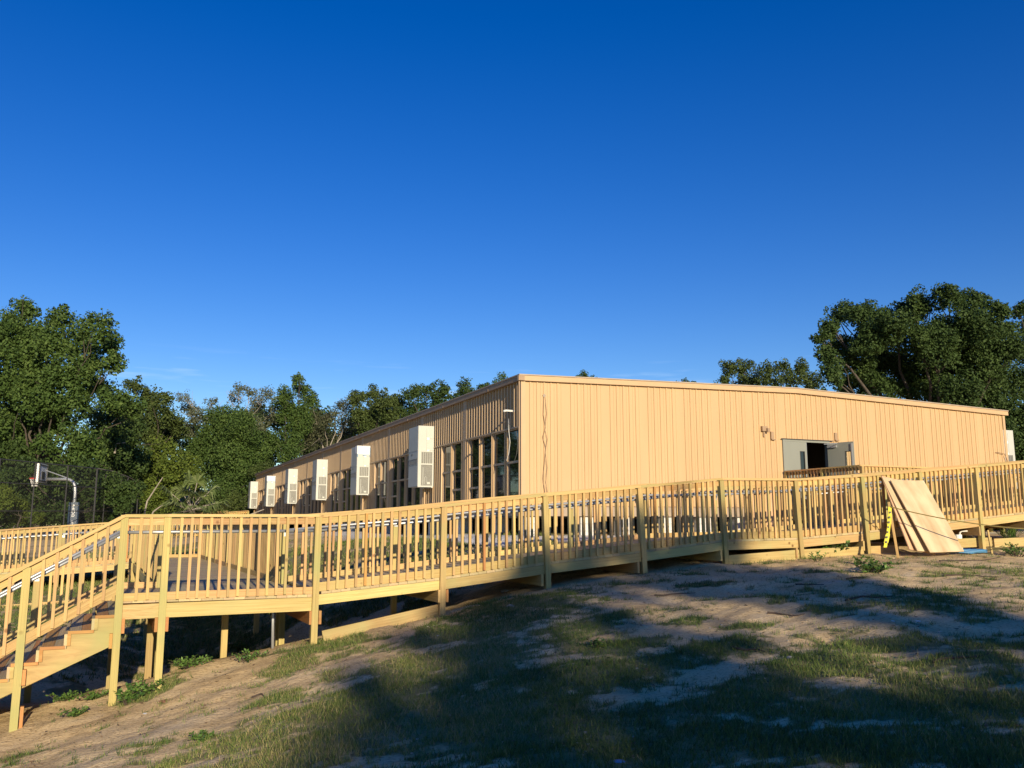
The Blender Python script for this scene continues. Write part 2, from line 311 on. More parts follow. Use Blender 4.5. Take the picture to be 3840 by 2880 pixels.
nb = nse(9, 8, mps.outputs[0], .8); K(nb.outputs[0], bp.inputs['Height']); K(bp.outputs[0], b.inputs['Normal'])
me.materials.append(gm); tag(link('ground', me), kind='structure')

# ------------------------------------------------------------------ building
BO = (.27, 23.0, 0); BR = math.radians(23.8)
bd = thing('school_building', 'long tan metal sided modular building with low gable roof', 'building', BO, BR)
LEN, WID, Z0, ZE, ZR = 50.4, 18.5, .51, 3.80, 4.02
def ztop(u): return ZE+(ZR-ZE)*(1-abs(u-WID/2)/(WID/2))
def siding_left(v0, v1, z0, z1, u=0., pitch=.21, d=.045, rw=.075):
    """ribbed sheet on the long wall; ribs stand out to -u"""
    m = MB(); v = v0; prof = [(v0, u)]
    k = math.ceil((v0+.02)/pitch)
    while k*pitch+rw < v1:
        a = k*pitch; prof += [(a, u), (a+.008, u-d), (a+rw-.012, u-d), (a+rw, u)]; k += 1
    prof.append((v1, u))
    for (a, p), (b_, q_) in zip(prof[:-1], prof[1:]): m.poly([(p, a, z0), (p, a, z1), (q_, b_, z1), (q_, b_, z0)])
    return m
def siding_gable(u0, u1, zlo, zhi=None, pitch=.205, d=.02):
    m = MB(); prof = [(u0, 0)]; k = math.ceil((u0+.005)/pitch)
    while k*pitch+.075 < u1:
        a = k*pitch; prof += [(a, 0), (a+.006, -d), (a+.052, -d), (a+.060, 0)]; k += 1
        if a+.16 < u1: prof += [(a+.122, 0), (a+.127, -.007), (a+.141, -.007), (a+.146, 0)]
    prof.append((u1, 0))
    for (a, p), (b_, q_) in zip(prof[:-1], prof[1:]):
        za = ztop(a) if zhi is None else zhi; zb = ztop(b_) if zhi is None else zhi
        m.poly([(a, p, zlo), (b_, q_, zlo), (b_, q_, zb), (a, p, za)])
    return m
ZH = 2.56
for k in range(12):
    v0 = k*4.2+(.03 if k == 0 else .12); v1 = (k+1)*4.2-.12
    siding_left(v0, v1, ZH, ZE).build('siding_panel', SIDING, bd)
    if k < 11: MB().box(-.045, .02, v1, v1+.24, Z0, ZE).build('seam_batten', TRIM, bd)
# lower wall: siding strips between and beside the recessed windows
wins = []
for k in range(6):
    o = k*8.4; wins += [(o+.20+j*.95, o+.20+j*.95+.78, 4-(j == 3)) for j in range(4)] + [(o+4.53+j*.95, o+4.53+j*.95+.78, 4-(j == 0)) for j in range(2)]
edges = []
prev = .03
for a, b_, _ in wins:
    if a-prev > .03: edges.append((prev, a))
    prev = b_
edges.append((prev, LEN))
for a, b_ in edges:
    cuts = [a]+[s for s in (k*4.2+e for k in range(1, 12) for e in (-.12, .12)) if a < s < b_]+[b_]
    for c0, c1 in zip(cuts[:-1], cuts[1:]):
        if abs(((c0+c1)/2+2.1) % 4.2-2.1) < .121 and c1-c0 < .25: continue
        if c1-c0 < .30: 
            m = MB().box(-.022, 0, c0, c1, Z0, ZH)
            m.box(-.04, -.022, c0+(c1-c0)*.45, c0+(c1-c0)*.72, Z0, ZH)
        else: m = siding_left(c0, c1, Z0, ZH)
        m.build('siding_strip', SIDING, bd)
FR = simple('tan_window_frame', (.47, .35, .225), (.42, .31, .20), .5)
for a, b_, rails in wins:
    m = MB(); zb = .62
    m.box(.0, .16, a, a+.03, zb, ZH).box(.0, .16, b_-.03, b_, zb, ZH).box(-.03, .16, a+.03, b_-.03, zb-.1, zb).box(.0, .16, a+.03, b_-.03, ZH-.04, ZH)
    m.box(.02, .12, a+.03, a+.065, zb, ZH-.04).box(.02, .12, b_-.075, b_-.03, zb, ZH-.04)
    zs = [zb, 1.66, ZH-.04] if rails == 4 else [zb, 1.08, 1.66, ZH-.04]
    for z in zs[1:-1]: m.box(-.015, .12, a+.03, b_-.03, z-.03, z+.03)
    f = m.build('window', FR, bd)
    for z0, z1 in zip(zs[:-1], zs[1:]): MB().box(.036, .042, a+.065, b_-.075, z0+.03, z1-.03).build('pane', GLASS, f)
    if b_+0 : MB().poly([(0, a, Z0), (0, a, zb-.1), (0, b_, zb-.1), (0, b_, Z0)]).build('sill_panel', TRIM, bd)
# long wall trim, fascia and gutter
MB().box(-.05, .0, 0, LEN, ZH-.012, ZH+.03).build('window_head_trim', TRIM, bd)
MB().box(-.12, .02, -.12, LEN+.05, ZE-.02, ZE+.14).build('gutter', FASCIA, bd)
m = MB().box(-.05, -.03, -.022, .09, Z0, ZE); m.box(-.05, .08, -.036, -.018, Z0, ZE); m.build('corner_trim', TRIM, bd)
MB().box(WID-.08, WID+.03, -.036, -.018, Z0, ZE).build('corner_trim', TRIM, bd)
# gable wall with the doorway
DU0, DU1, DZ0, DZ1 = 8.70, 10.42, .44, 2.50
e = [.08]+[k*1.23 for k in range(1, 15)]+[DU0, DU1, WID-.08]
e = sorted(x for x in e if not (DU0 < x < DU1))
for a, b_ in zip(e[:-1], e[1:]):
    if a >= DU0-1e-6 and b_ <= DU1+1e-6: siding_gable(a, b_, DZ1+.05).build('gable_siding_panel', SIDING, bd)
    else: siding_gable(a, b_, Z0).build('gable_siding_panel', SIDING, bd)
ROOFM = simple('pale_brown_roof', (.42, .34, .26), (.36, .29, .22), .6)
for k in range(13):
    v = 2.1+k*3.9
    MB().box(-.126, -.118, v, v+.06, ZE-.022, ZE+.143).build('gutter_joint', FASCIA, bd)
for k in range(6):
    u = 1.6+k*3.05; MB().prism([(u, -.104, ztop(u)-.022), (u+.07, -.104, ztop(u+.07)-.022), (u+.07, -.104, ztop(u+.07)+.118), (u, -.104, ztop(u)+.118)], (0, .006, 0)).build('rake_joint', TRIM, bd)
for s in (0, 1):
    u0, u1 = (-.14, WID/2) if s == 0 else (WID/2, WID+.14)
    za, zb = ztop(u0), ztop(u1)
    m = MB().prism([(u0, -.10, za-.02), (u1, -.10, zb-.02), (u1, -.10, zb+.12), (u0, -.10, za+.12)], (0, .11, 0)); m.build('rake_trim', TRIM, bd)
    m = MB().prism([(u0, -.125, za+.12), (u1, -.125, zb+.12), (u1, -.125, zb+.15), (u0, -.125, za+.15)], (0, LEN+.3, 0)); m.build('roof', ROOFM, bd)
MB().box(0, WID, .30, .34, Z0+.0, ZE-.05) if False else None
# backs of the walls, far and right walls, floor, interior partition
m = MB(); m.box(.18, .24, .2, LEN, Z0, ZE-.05); m.box(WID-.1, WID, .1, LEN, Z0, ZE); m.box(0, WID, LEN-.05, LEN, Z0, ZE); m.build('inner_wall', TRIM, bd)
MB().box(.18, WID-.1, 0, LEN, Z0-.10, Z0-.005).build('floor', STEELB, bd)
DK = simple('interior_shade_colour', (.10, .075, .055), (.08, .06, .045), .9)  # dark brown stands in for the gloom inside the doorway
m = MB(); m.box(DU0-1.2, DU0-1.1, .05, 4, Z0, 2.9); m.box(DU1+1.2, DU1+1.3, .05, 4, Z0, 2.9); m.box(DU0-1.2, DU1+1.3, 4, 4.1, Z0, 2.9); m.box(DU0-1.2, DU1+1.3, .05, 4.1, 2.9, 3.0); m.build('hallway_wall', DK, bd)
# floor frame band
MB().box(.0, WID, -.01, .10, .225, Z0-.006).build('floor_frame', STEELB, bd); MB().box(-.02, .10, .12, LEN, .225, Z0-.006).build('floor_frame', STEELB, bd)
MB().box(-.02, WID, -.035, -.012, Z0-.02, Z0-.002).build('drip_edge', FASCIA, bd)
MB().box(-.1, WID, .35, LEN, .18, .22).build('belly_board', DARKM, bd)
m = MB(); m.box(WID-.06, WID-.02, .4, LEN, -1, Z0-.02); m.box(.2, WID, LEN-.06, LEN-.02, -1, Z0-.02); m.box(.9, WID-.1, 5.0, 5.05, -1, .18); m.build('added_dark_backing', DARKM, bd)  # added dark sheets that keep sunlit ground from showing under the floor
# door frame and leaves
m = MB(); m.box(DU0-.06, DU0, -.05, .12, DZ0, DZ1+.06).box(DU1, DU1+.06, -.05, .12, DZ0, DZ1+.06).box(DU0, DU1, -.05, .12, DZ1, DZ1+.06)
m.build('door_frame', DOORM, bd); MB().box(DU0-.12, DU1+.2, -.075, -.052, DZ1+.06, DZ1+.085).build('door_drip_cap', DARKM, bd)
CLEAR, _, cb_ = node_mat('clear_door_glass', (.85, .9, .88), .02, 0, .5); cb_.inputs['Transmission Weight'].default_value = 1.0; cb_.inputs['IOR'].default_value = 1.05
def leaf(hinge_u, ang, flip):
    o = bpy.data.objects.new('door', None)
    W_ = .85; s = 1 if not flip else -1
    m = MB()
    lo, hi, wz0, wz1 = .60, .75, .9, 1.75
    m.box(*sorted((0, s*lo)), -.022, .022, 0, 2.05).box(*sorted((s*hi, s*W_)), -.022, .022, 0, 2.05).box(*sorted((s*lo, s*hi)), -.022, .022, 0, wz0).box(*sorted((s*lo, s*hi)), -.022, .022, wz1, 2.05)
    d = m.build('door', DOORM, bd, loc=(hinge_u, -.02, DZ0+.01)); d.rotation_euler = (0, 0, ang)
    MB().box(*sorted((s*lo, s*hi)), -.004, .004, wz0, wz1).build('vision_pane', CLEAR if flip else GLASS, d)
    m = MB()
    for q0, q1, z0, z1 in ((lo-.02, lo, wz0-.02, wz1+.02), (hi, hi+.02, wz0-.02, wz1+.02), (lo, hi, wz0-.02, wz0), (lo, hi, wz1, wz1+.02)):
        m.box(*sorted((s*q0, s*q1)), -.028, .028, z0, z1)
    m.build('vision_frame', DARKM, d)
    return d
d1 = leaf(DU0+.003, 0, False)
MB().box(.843, .853, -.026, .026, 0, 2.05).build('edge_guard', STEEL, d1)
d2 = leaf(DU1-.003, math.radians(107), True)
m = MB().box(-.83, -.79, .022, .06, .05, 2.0); m.build('vertical_rod', STEEL, d2); MB().box(-.8, -.1, .022, .075, .92, .99).build('push_bar', STEEL, d2)
m = MB().box(-.32, -.02, .022, .08, 1.9, 1.97); m.tube([(-.28, .05, 1.98), (-.45, .25, 1.99), (-.12, .42, 1.99)], .014, 6); m.build('door_closer', STEEL, d2)
# ------------------------------------------------------------------ things fixed to or near the building
def bpos(u, v, z): return Vector(BO)+Matrix.Rotation(BR, 3, 'Z') @ Vector((u, v, z))
# air conditioners on the long wall: -u is outward
AZ0, AZ1, AD, AW = 1.24, 3.29, .59, 1.07
def make_ac(v0, label, wrap=False, right=False):
    r = thing('wall_air_conditioner', label, 'air conditioner', bpos(0 if not right else WID, v0, AZ0), BR if not right else BR, 'air conditioners hung on the building walls')
    Hh = AZ1-AZ0; s = -1 if not right else 1
    X = lambda a, b2: tuple(sorted((s*a, s*b2)))
    m = MB(); lo0, lo1 = .78, 1.16
    # near side skin with louvre and open service bay
    m.box(*X(.04, AD-.012), .03, AW, .02, Hh-.001)
    m.box(*X(.04, AD), 0, .03, 1.17, Hh).box(*X(.04, AD), 0, .03, 0, .05).box(*X(.04, .09), 0, .03, .05, 1.17).box(*X(.48, AD), 0, .03, .05, 1.17).box(*X(.09, .48), 0, .03, .74, .79)
    m.box(*X(0.045, .11), -.004, AW+.004, -.02, .02)
    cab = m.build('cabinet', ACM, r)
    MB().box(*X(.09, .48), .02, .0295, .05, .74).build('service_bay', ACD, r)
    for j in range(5): MB().box(*X(.10+j*.076, .10+j*.076+.056), .008, .0295, .80, 1.155).build('louvre', ACD, r)
    m = MB(); m.box(*X(.40, .415), .008, .018, .07, .66).box(*X(.16, .26), .01, .018, .10, .17); m.tube([(s*.36, .014, .10), (s*.35, .014, .30), (s*.30, .014, .38), (s*.27, .014, .30), (s*.27, .014, .12)], .007, 5)
    m.build('piping', ACM, r)
    m = MB(); m.box(*X(.20, .29), -.004, 0, 1.58, 1.66) ; m.box(*X(.2, .28), -.004, 0, 1.20, 1.25); m.build('label_plate', WHITE, r)
    SE = ACD
    m = MB(); 
    for z in (1.62, 1.62-.40): m.box(*X(.05, .30), -.0025, 0, z, z+.006)
    m.box(*X(.30, .304), -.0025, 0, 1.22, 1.95); m.build('access_seam', SE, r)
    # outward face: panels, seams and outlet
    xo = lambda t0, t1: X(AD-.012+t0, AD-.012+t1)
    for z0, z1 in ((.03, .72), (.735, .95), (.965, 1.22), (1.235, Hh-.01)): MB().box(*xo(0, .014), .045, AW-.015, z0, z1).build('front_panel', ACM, r)
    for z in (.95, 1.22): MB().box(*xo(.014, .026), .02, AW, z, z+.014).build('drip_ledge', ACM, r)
    for j in range(9): MB().box(*xo(.014, .018), .08+j*.105, .08+j*.105+.07, .76, .93).build('intake_slot', ACD, r)
    m = MB(); m.box(*xo(.014, .022), .62, .70, 1.07, 1.14); m.build('badge', DARKM, r)
    m = MB(); m.tube([(s*.05, .0, 0.02), (s*.05, .0, -.5), (s*.05, -.18, -.62), (s*.02, -.2, -.62)], .018, 6, cap=True); m.box(*X(0.035, .14), -.32, -.15, -.80, -.6); m.build('conduit_drop', TRIM, r)
    m = MB(); m.tube([(s*.16, .55, 0.01), (s*.16, .55, -.7)], .03, 8); m.build('drain_pipe', TRIM, r)
    if wrap:
        m = MB(); m.box(*X(.03, AD+.014), -.016, -.006, Hh-.36, Hh+.012).box(*X(.03, AD+.018), -.016, .3, Hh+.002, Hh+.016)
        m.box(*X(AD+.004, AD+.014), -.01, .35, Hh-.30, Hh+.01); o = m.build('plastic_wrap', SCRAP, r)
        m = MB(); m.box(*X(AD-.03, AD), -.02, -.016, Hh-.46, Hh-.33).box(*X(.2, .36), -.02, -.016, Hh-.40, Hh-.36).box(*X(.035, .06), -.02, -.016, Hh-.46, Hh-.05); m.build('masking_tape', BLUEH, r)
    return r
acl = ['nearest and largest grey wall air conditioner, beside the corner windows', 'second grey wall air conditioner from the corner, top wrapped in white plastic and blue tape', 'third wall air conditioner from the near corner',
       'fourth wall air conditioner from the near corner', 'fifth wall air conditioner, its top partly wrapped in plastic', 'farthest and smallest wall air conditioner at the far end']
for k in range(6): make_ac(7.1+8.4*k, acl[k], wrap=k in (1, 4))
make_ac(.12, 'pale air conditioner sticking out past the right hand corner of the building', right=True)
# floodlight, boxes and cables on the walls
m = MB()
fl = thing('wall_lamp', 'small brown lamp on the gable wall above left of the doors', 'lamp', bpos(7.95, 0, 2.72), BR)
MB().box(-.10, .10, -.10, 0, .05, .2).build('lamp_box', FASCIA, fl); MB().box(.04, .13, -.16, -.1, .02, .14).build('lamp_head', FASCIA, fl); MB().box(-.03, .03, -.05, 0, -.12, .05).build('conduit_stub', FASCIA, fl)
for u, z, lb in ((8.25, 2.55, 'little brown bracket on the wall just left above the door'), (10.75, 2.62, 'little brown bracket on the wall above the open right door')):
    tag(MB().box(u-.05, u+.05, -.06, -.0, z, z+.22).box(u-.05, u+.10, -.09, -.0, z-.03, z).build('wall_bracket', FASCIA), lb, 'bracket').matrix_world = Matrix.Translation(BO) @ Matrix.Rotation(BR, 4, 'Z')
def wire(name, pts, r, m, label, cat):
    o = MB().tube(pts, r, 5).build(name, m); o.matrix_world = Matrix.Translation(BO) @ Matrix.Rotation(BR, 4, 'Z'); return tag(o, label, cat)
BRW = simple('brown_cable', (.30, .19, .11), (.25, .16, .1), .7)
wire('loose_cable', [(.62, -.03, 3.38), (.60, -.05, 2.9), (.66, -.05, 2.55), (.58, -.05, 2.3), (.66, -.05, 2.0), (.62, -.05, 1.6), (.58, -.05, 1.2), (.63, -.05, .85), (.62, -.05, .4)], .007, BRW, 'left strand of thin brown cable dangling down the gable wall near the corner', 'cable')
wire('loose_cable', [(.66, -.03, 3.38), (.70, -.05, 2.95), (.64, -.05, 2.5), (.71, -.05, 2.25), (.65, -.05, 1.9), (.70, -.05, 1.5), (.66, -.05, 1.1), (.71, -.05, .8), (.69, -.05, .4)], .007, BRW, 'right strand of thin brown cable dangling down the gable wall near the corner', 'cable')
wire('junction_box', [(.64, 0, 3.42), (.64, -.03, 3.42)], .05, STEELB, 'small square box where the dangling cables leave the gable wall', 'box')
wire('floodlight_bracket', [(0, .45, 3.02), (-.28, .42, 3.02), (-.36, .40, 3.0)], .028, WHITE, 'small white camera bracket on the corrugated wall above the corner window', 'camera')
wire('hanging_cable', [(-.06, .75, 2.85), (-.07, .72, 2.5), (-.08, .62, 2.2), (-.08, .7, 1.9), (-.08, .85, 1.72)], .008, WHITE, 'pale cable hanging in front of the corner window', 'cable')
wire('downspout', [(-.10, -.03, ZE), (-.10, -.03, 2.2), (-.10, -.02, .1)], .022, FASCIA, 'thin dark conduit running down the near corner of the building', 'conduit')
wire('looped_cable', [(17.9, -.02, 2.45), (17.95, -.07, 2.47), (18.3, -.08, 2.42), (18.45, -.08, 2.1), (18.5, -.08, 1.5)], .012, BRW, 'thin cable curving off the far right edge of the gable wall', 'cable')
for k, (u, v, z, r_) in enumerate(((9.05, .9, 0, .05), (9.25, 1.2, .05, .09), (9.42, 1.1, 0, .14))):
    o = MB().box(-.02, .02, -.045, .045, 0, 1.15-k*.12).build('lumber_offcut', W_PINE, None); o.location = bpos(u+.45, v, Z0); o.rotation_euler = (0, r_, BR)
    tag(o, ['left tall board propped inside the dark doorway', 'middle board propped inside the dark doorway', 'short right board propped inside the dark doorway'][k], 'board', 'boards propped inside the doorway')
# block piers under the building
blk = MB().box(-.195, .195, -.095, .095, -.092, .092).mesh('block', BLOCK)
def pier(u, v, lbl):
    p = bpos(u, v, 0); g0 = h1(p.x, p.y)-.1; t_ = thing('block_pier', lbl, 'pier', (p.x, p.y, g0), BR, 'white concrete block piers under the building')
    z = .215-.095; j = 0
    while z+.09 > g0:
        for s in (0, 1): link('block', blk, t_, (0, -.1+s*.2, z-g0))
        z -= .19; j += 1
    return t_
for j, u in enumerate((.3, 1.95, 3.2, 4.5, 5.8, 7.1, 8.4, 11, 13.5)):
    pier(u, .28, ['white block pier under the near building corner', 'first white block pier right of the near corner', 'second white block pier right of the near corner', 'third white block pier right of the near corner', 'fourth white block pier right of the near corner', 'fifth white block pier right of the near corner, by the plywood panel', 'white block pier under the doorway edge', 'white block pier right of the doorway', 'white block pier under the far right of the gable wall'][j])
for j in range(9): pier(.3, 2.2+j*2.8, 'white block pier under the long wall, number %s from the corner' % ['one', 'two', 'three', 'four', 'five', 'six', 'seven', 'eight', 'nine'][j])

# ------------------------------------------------------------------ wooden ramps, landing, stairs
RO = (-1.045, 13.42, 0); RR = math.radians(25.0)
def rw(r, n): return RO[0]+.9063*r-.4226*n, RO[1]+.4226*r+.9063*n
def rg(r, n): x, y = rw(r, n); return float(H0(np.array([x]), np.array([y]))[0])
Wd = 2.5
ramp_t = thing('wooden_ramp', 'long yellow pine access ramp climbing to the right in front of the building', 'ramp', RO, RR)
land_t = thing('wooden_landing', 'square pine deck at the stair head with walkway running back', 'deck', RO, RR)
stair_t = thing('wooden_staircase', 'new pine stairs with railing descending at the left edge', 'stairs', RO, RR)
low_t = thing('lower_ramp', 'rear pine ramp going down to the left behind the stairs', 'ramp', RO, RR)
door_t = thing('door_deck', 'raised pine deck with railing outside the grey double door', 'deck', BO, BR)
far_t = thing('far_ramp', 'small distant pine ramp railing at the far end of the building', 'ramp', RO, RR)
def railing(T, P, out, dh, rim=.14, sp=.128, posts=None, ground=None, pipe=True, lean=None, rimboard=True, capoff=0, wob=1, botrail=.089, balu=True, frame=None):
    """P: list of (r, n, ztop); out: outward normal; dh: cap top to deck; ground: function(r,n)->z"""
    ox, oy = out
    for i, (r, n, z) in enumerate(P):
        if posts is None or i in posts:
            g0 = ground(r, n)-.3 if ground else z-2
            lx = (lean or {}).get(i, 0)
            c = (r-ox*.0445, n-oy*.0445)
            board('post', T, (c[0]+lx*(g0-z), c[1], g0), (c[0], c[1], z-.040), .089, .089, W_POST, up=(ox, oy, 0))
    for (r0, n0, z0), (r1, n1, z1) in zip(P[:-1], P[1:]):
        d = Vector((r1-r0, n1-n0, 0)); Ln = d.length; d.normalize(); S = lambda off, z, e=0: (r0-ox*off-d.x*e, n0-oy*off-d.y*e, z0+z)
        E_ = lambda off, z, e=0: (r1-ox*off+d.x*e, n1-oy*off+d.y*e, z1+z)
        sl_ = (z1-z0)/Ln
        board('cap_rail', T, S(.05, -.019, 0), E_(.05, -.019, 0), .038, .14, W_PINE if random.random() < .7 else W_RIM)
        board('top_rail', T, S(.064, -.096), E_(.064, -.096), .089, .038, W_PINE)
        board('bottom_rail', T, S(.064, -dh+botrail/2+.002), E_(.064, -dh+botrail/2+.002), botrail, .038, W_PINE)
        if rimboard: board('rim_board', T, S(.066, -dh-.042-rim/2), E_(.066, -dh-.042-rim/2), rim, .038, W_RIM)
        if not balu: continue
        k = max(1, round((Ln-.09)/sp)-1); 
        for j in range(k):
            f = (j+1)/(k+1); f = (.045+f*(Ln-.09))/Ln+random.uniform(-.010, .010)*wob/Ln
            zz = z0+(z1-z0)*f; c = (r0+(r1-r0)*f-ox*.026, n0+(n1-n0)*f-oy*.026); j1 = random.uniform(-.006, .006)*wob
            board('baluster', T, (c[0]+d.x*j1, c[1]+d.y*j1, zz-dh+.012+random.uniform(-.006, .006)), (c[0]-d.x*j1, c[1]-d.y*j1, zz-.045), .037, .037, W_PINE if random.random() < .975 else W_ORANGE, up=(ox, oy, 0))
    if pipe:
        pts = [(r-ox*.155, n-oy*.155, z-.235) for r, n, z in P]
        o = MB().tube(pts, .021, 8).build('handrail', STEEL, T, smooth=True)
        m = MB()
        for r, n, z in P[::1]: m.tube([(r-ox*.155, n-oy*.155, z-.255), (r-ox*.15, n-oy*.15, z-.29), (r-ox*.09, n-oy*.09, z-.29)], .008, 5); m.box(r-.03-abs(ox)*0, r+.03, n-oy*.093-.004, n-oy*.093+.004, z-.34, z-.26)
        m.build('rail_bracket', STEEL, T)
def deck_n(T, r0, r1, n0, n1, zf, m=W_DECK):
    """deck boards running along n, laid side by side along r"""
    r = r0
    while r+.13 < r1:
        zc = zf(r+.07)-.019; sl_ = (zf(r+.14)-zf(r))/.14
        board('deck_board', T, (r+.07, n0+random.uniform(0, .006), zc), (r+.07, n1, zc), .038, .1385, m if True else m, up=(-sl_, 0, 1)); r += .1415
def deck_r(T, r0, r1, n0, n1, zf, m=W_DECK):
    n = n0
    while n+.13 < n1:
        zc = zf(n+.07)-.019
        board('deck_board', T, (r0, n+.07, zc), (r1, n+.07, zc), .038, .1385, m); n += .1415
# --- front ramp
RP = [(-1.881, .150), (.025, .308), (1.751, .497), (3.548, .657), (5.271, .825), (6.989, .850), (8.67, .962), (10.26, 1.094), (11.94, 1.232), (13.55, 1.375), (15.2, 1.51), (16.9, 1.65)]
def capz(r):
    return float(np.interp(r, [p[0] for p in RP], [p[1] for p in RP]))
front = [(r, 0., z) for r, z in RP]; back = [(r, Wd, z) for r, z in RP]
LN = {1: .008, 2: -.03, 3: -.045, 4: -.035, 5: -.045, 6: -.035, 7: -.03, 8: -.015}
railing(ramp_t, front, (0, -1), 1.085, posts=range(1, 12), ground=rg, lean={k: v for k, v in LN.items()}, botrail=.125)
railing(ramp_t, back[0:], (0, 1), 1.085, posts=range(0, 12), ground=rg)
deck_n(ramp_t, -1.80, 16.9, .05, Wd-.05, lambda r: capz(r)-1.085)
for (r, n, z) in front[1:]:
    for s in (-.066, .066):
        board('cross_beam', ramp_t, (r+s, -.0+random.uniform(.0, .02), z-1.085-.182-.092), (r+s, Wd+.0, z-1.085-.182-.092), .184, .038, W_PINE if s < 0 else W_ORANGE)
for n in (.62, 1.24, 1.86):
    for a, b_ in zip(RP[:-1], RP[1:]): board('joist', ramp_t, (a[0], n, a[1]-1.085-.11), (b_[0], n, b_[1]-1.085-.11), .14, .038, W_PINE)
# --- landing and walkway
LZ, LD = .150, 1.115
RL, RRt = -3.80, -1.86
railing(land_t, [(-4.415, 0, LZ-.015), (-3.889, 0, LZ-.01), (-1.881, 0, LZ)], (0, -1), LD, rim=.184, posts=[0, 1, 2], ground=rg, lean={0: 0, 2: .006}, botrail=.10)
railing(land_t, [(-4.415, 2.45, LZ), (RL, 2.45, LZ)], (0, 1), LD, posts=[0, 1], ground=rg, pipe=False)
NF = 15.9; step = (NF-2.6)/6
railing(land_t, [(RRt, 2.6+step*k, LZ) for k in range(7)], (1, 0), LD, posts=range(7), ground=rg, pipe=False)
railing(land_t, [(RL, 2.5+1.8*k, LZ) for k in range(7)], (-1, 0), LD, posts=range(7), ground=rg, pipe=False)
railing(land_t, [(-1.86, NF, LZ), (-3.8, NF, LZ)], (0, 1), LD, posts=[1], ground=rg, pipe=False)
deck_n(land_t, -4.40, -1.83, .05, 2.50, lambda r: LZ-LD)
deck_r(land_t, RL+.05, RRt-.05, 2.50, NF-.06, lambda n: LZ-LD, simple('walkway_boards', (.30, .215, .14), (.22, .15, .10), .7, scale=3, mscale=(1, 1, 1)) if False else W_DECK)
for r in (-4.415, -3.889, -1.881):
    for s in ((.066,) if r < -4 else (-.066, .066)):
        board('cross_beam', land_t, (r+s, .012, LZ-LD-.228-.092), (r+s, 2.45, LZ-LD-.228-.092), .184, .038, W_ORANGE)
for r, n in ((-3.95, 1.25), (-2.93, 1.3)):
    board('support_post', land_t, (r, n, rg(r, n)-.3), (r, n, LZ-LD-.05), .089, .089, W_POST, up=(0, 1, 0))
for n in (.62, 1.24, 1.86): board('joist', land_t, (-4.4, n, LZ-LD-.13), (-1.9, n, LZ-LD-.13), .18, .038, W_PINE)
for r, n in ((RL, 2.5), (RRt, 2.5)): board('joist', land_t, (r, 2.5, LZ-LD-.13), (r, NF, LZ-LD-.13), .18, .038, W_RIM)
for k in range(5):
    n = 4.3+k*2.4
    board('cross_beam', land_t, (RL, n, LZ-LD-.3), (RRt, n, LZ-LD-.3), .184, .038, W_PINE)
# --- staircase
RISE, RUN = .178, .30; ST0 = -4.36; NS = 9; DZt = LZ-LD
srz = lambda r: LZ-.015-(ST0-.055-r)*RISE/RUN
SPt = [(-4.415, 0, LZ-.015), (-5.49, 0, srz(-5.49)+.02), (-6.55, 0, srz(-6.55)+.02), (-7.1, 0, srz(-7.1)+.02)]
def stair_rail(nl, oy, posts):
    P = [(r, nl, z) for r, _, z in SPt]
    railing(stair_t, P, (0, oy), .995, posts=posts, ground=rg, rimboard=False, sp=.135, botrail=.12 if oy < 0 else .089)
stair_rail(0, -1, [1, 2, 3]); stair_rail(2.45, 1, [1, 2, 3])
for nl in (.09, 1.25, 2.40):
    pts = []
    for k in range(NS):
        x = ST0-.02-k*RUN; z = DZt-.04-k*RISE-RISE*0
        pts += [(x, z-RISE), (x-RUN, z-RISE)]
    top = [(ST0-.02, DZt-.04-RISE)]
    prof = []
    for k in range(NS):
        x = ST0-.02-k*RUN; z = DZt-.04-(k+1)*RISE
        prof += [(x, z), (x-RUN, z)]
    xb, zb = prof[-1]
    prof += [(xb, zb-.12), (ST0-.02, DZt-.04-RISE-.31)]
    MB().prism([(x, nl, z) for x, z in prof], (0, .038, 0)).build('stringer', W_POST, stair_t)
for k in range(NS):
    x = ST0-.02-k*RUN; z = DZt-(k+1)*RISE
    for j in (0, 1): board('tread', stair_t, (x-.075-j*.142, .075, z-.019), (x-.075-j*.142, 2.42, z-.019), .038, .138, W_ORANGE if (k+j) % 2 else W_DECK)
    board('riser', stair_t, (x-.019-.0, .08, z+RISE/2-.019-.0), (x-.019, 2.42, z+RISE/2-.019), RISE-.04, .036, W_DECK)
    MB().box(x-.30, x-.02, .066, .075, z-.038, z).build('tread_end', W_ORANGE, stair_t); MB().box(x-.303, x-.262, .060, .075, z-RISE-.0, z-.038).build('riser_end', W_ORANGE if k % 3 else W_POST, stair_t)
for r in (-5.49, -6.55):
    board('cross_beam', stair_t, (r+.066, .02, rg(r, 0)+.62), (r+.066, 2.45, rg(r, 0)+.62), .184, .038, W_ORANGE)
    board('grade_block', stair_t, (r+.075, .05, rg(r, 0)-.1), (r+.075, .05, rg(r, 0)+.28), .06, .038, W_ORANGE, up=(0, 1, 0))
board('cross_beam', stair_t, (-4.415-.066, .02, DZt-.50), (-4.415-.066, 2.45, DZt-.50), .184, .038, W_ORANGE)
# --- lower ramp behind, going down to the left
lz = lambda r: LZ-.03-(RL-r)*.075
LPt = [RL, -5.6, -7.4, -9.2, -11.0, -12.8]
railing(low_t, [(r, 13.25, lz(r)) for r in LPt], (0, -1), 1.085, posts=range(6), ground=rg)
railing(low_t, [(r, 15.9, lz(r)) for r in LPt], (0, 1), 1.085, posts=range(6), ground=rg)
deck_n(low_t, LPt[-1], RL-.05, 13.3, 15.85, lambda r: lz(r)-1.085)
for r in LPt: board('cross_beam', low_t, (r-.066, 13.26, lz(r)-1.36), (r-.066, 15.9, lz(r)-1.36), .184, .038, W_PINE)
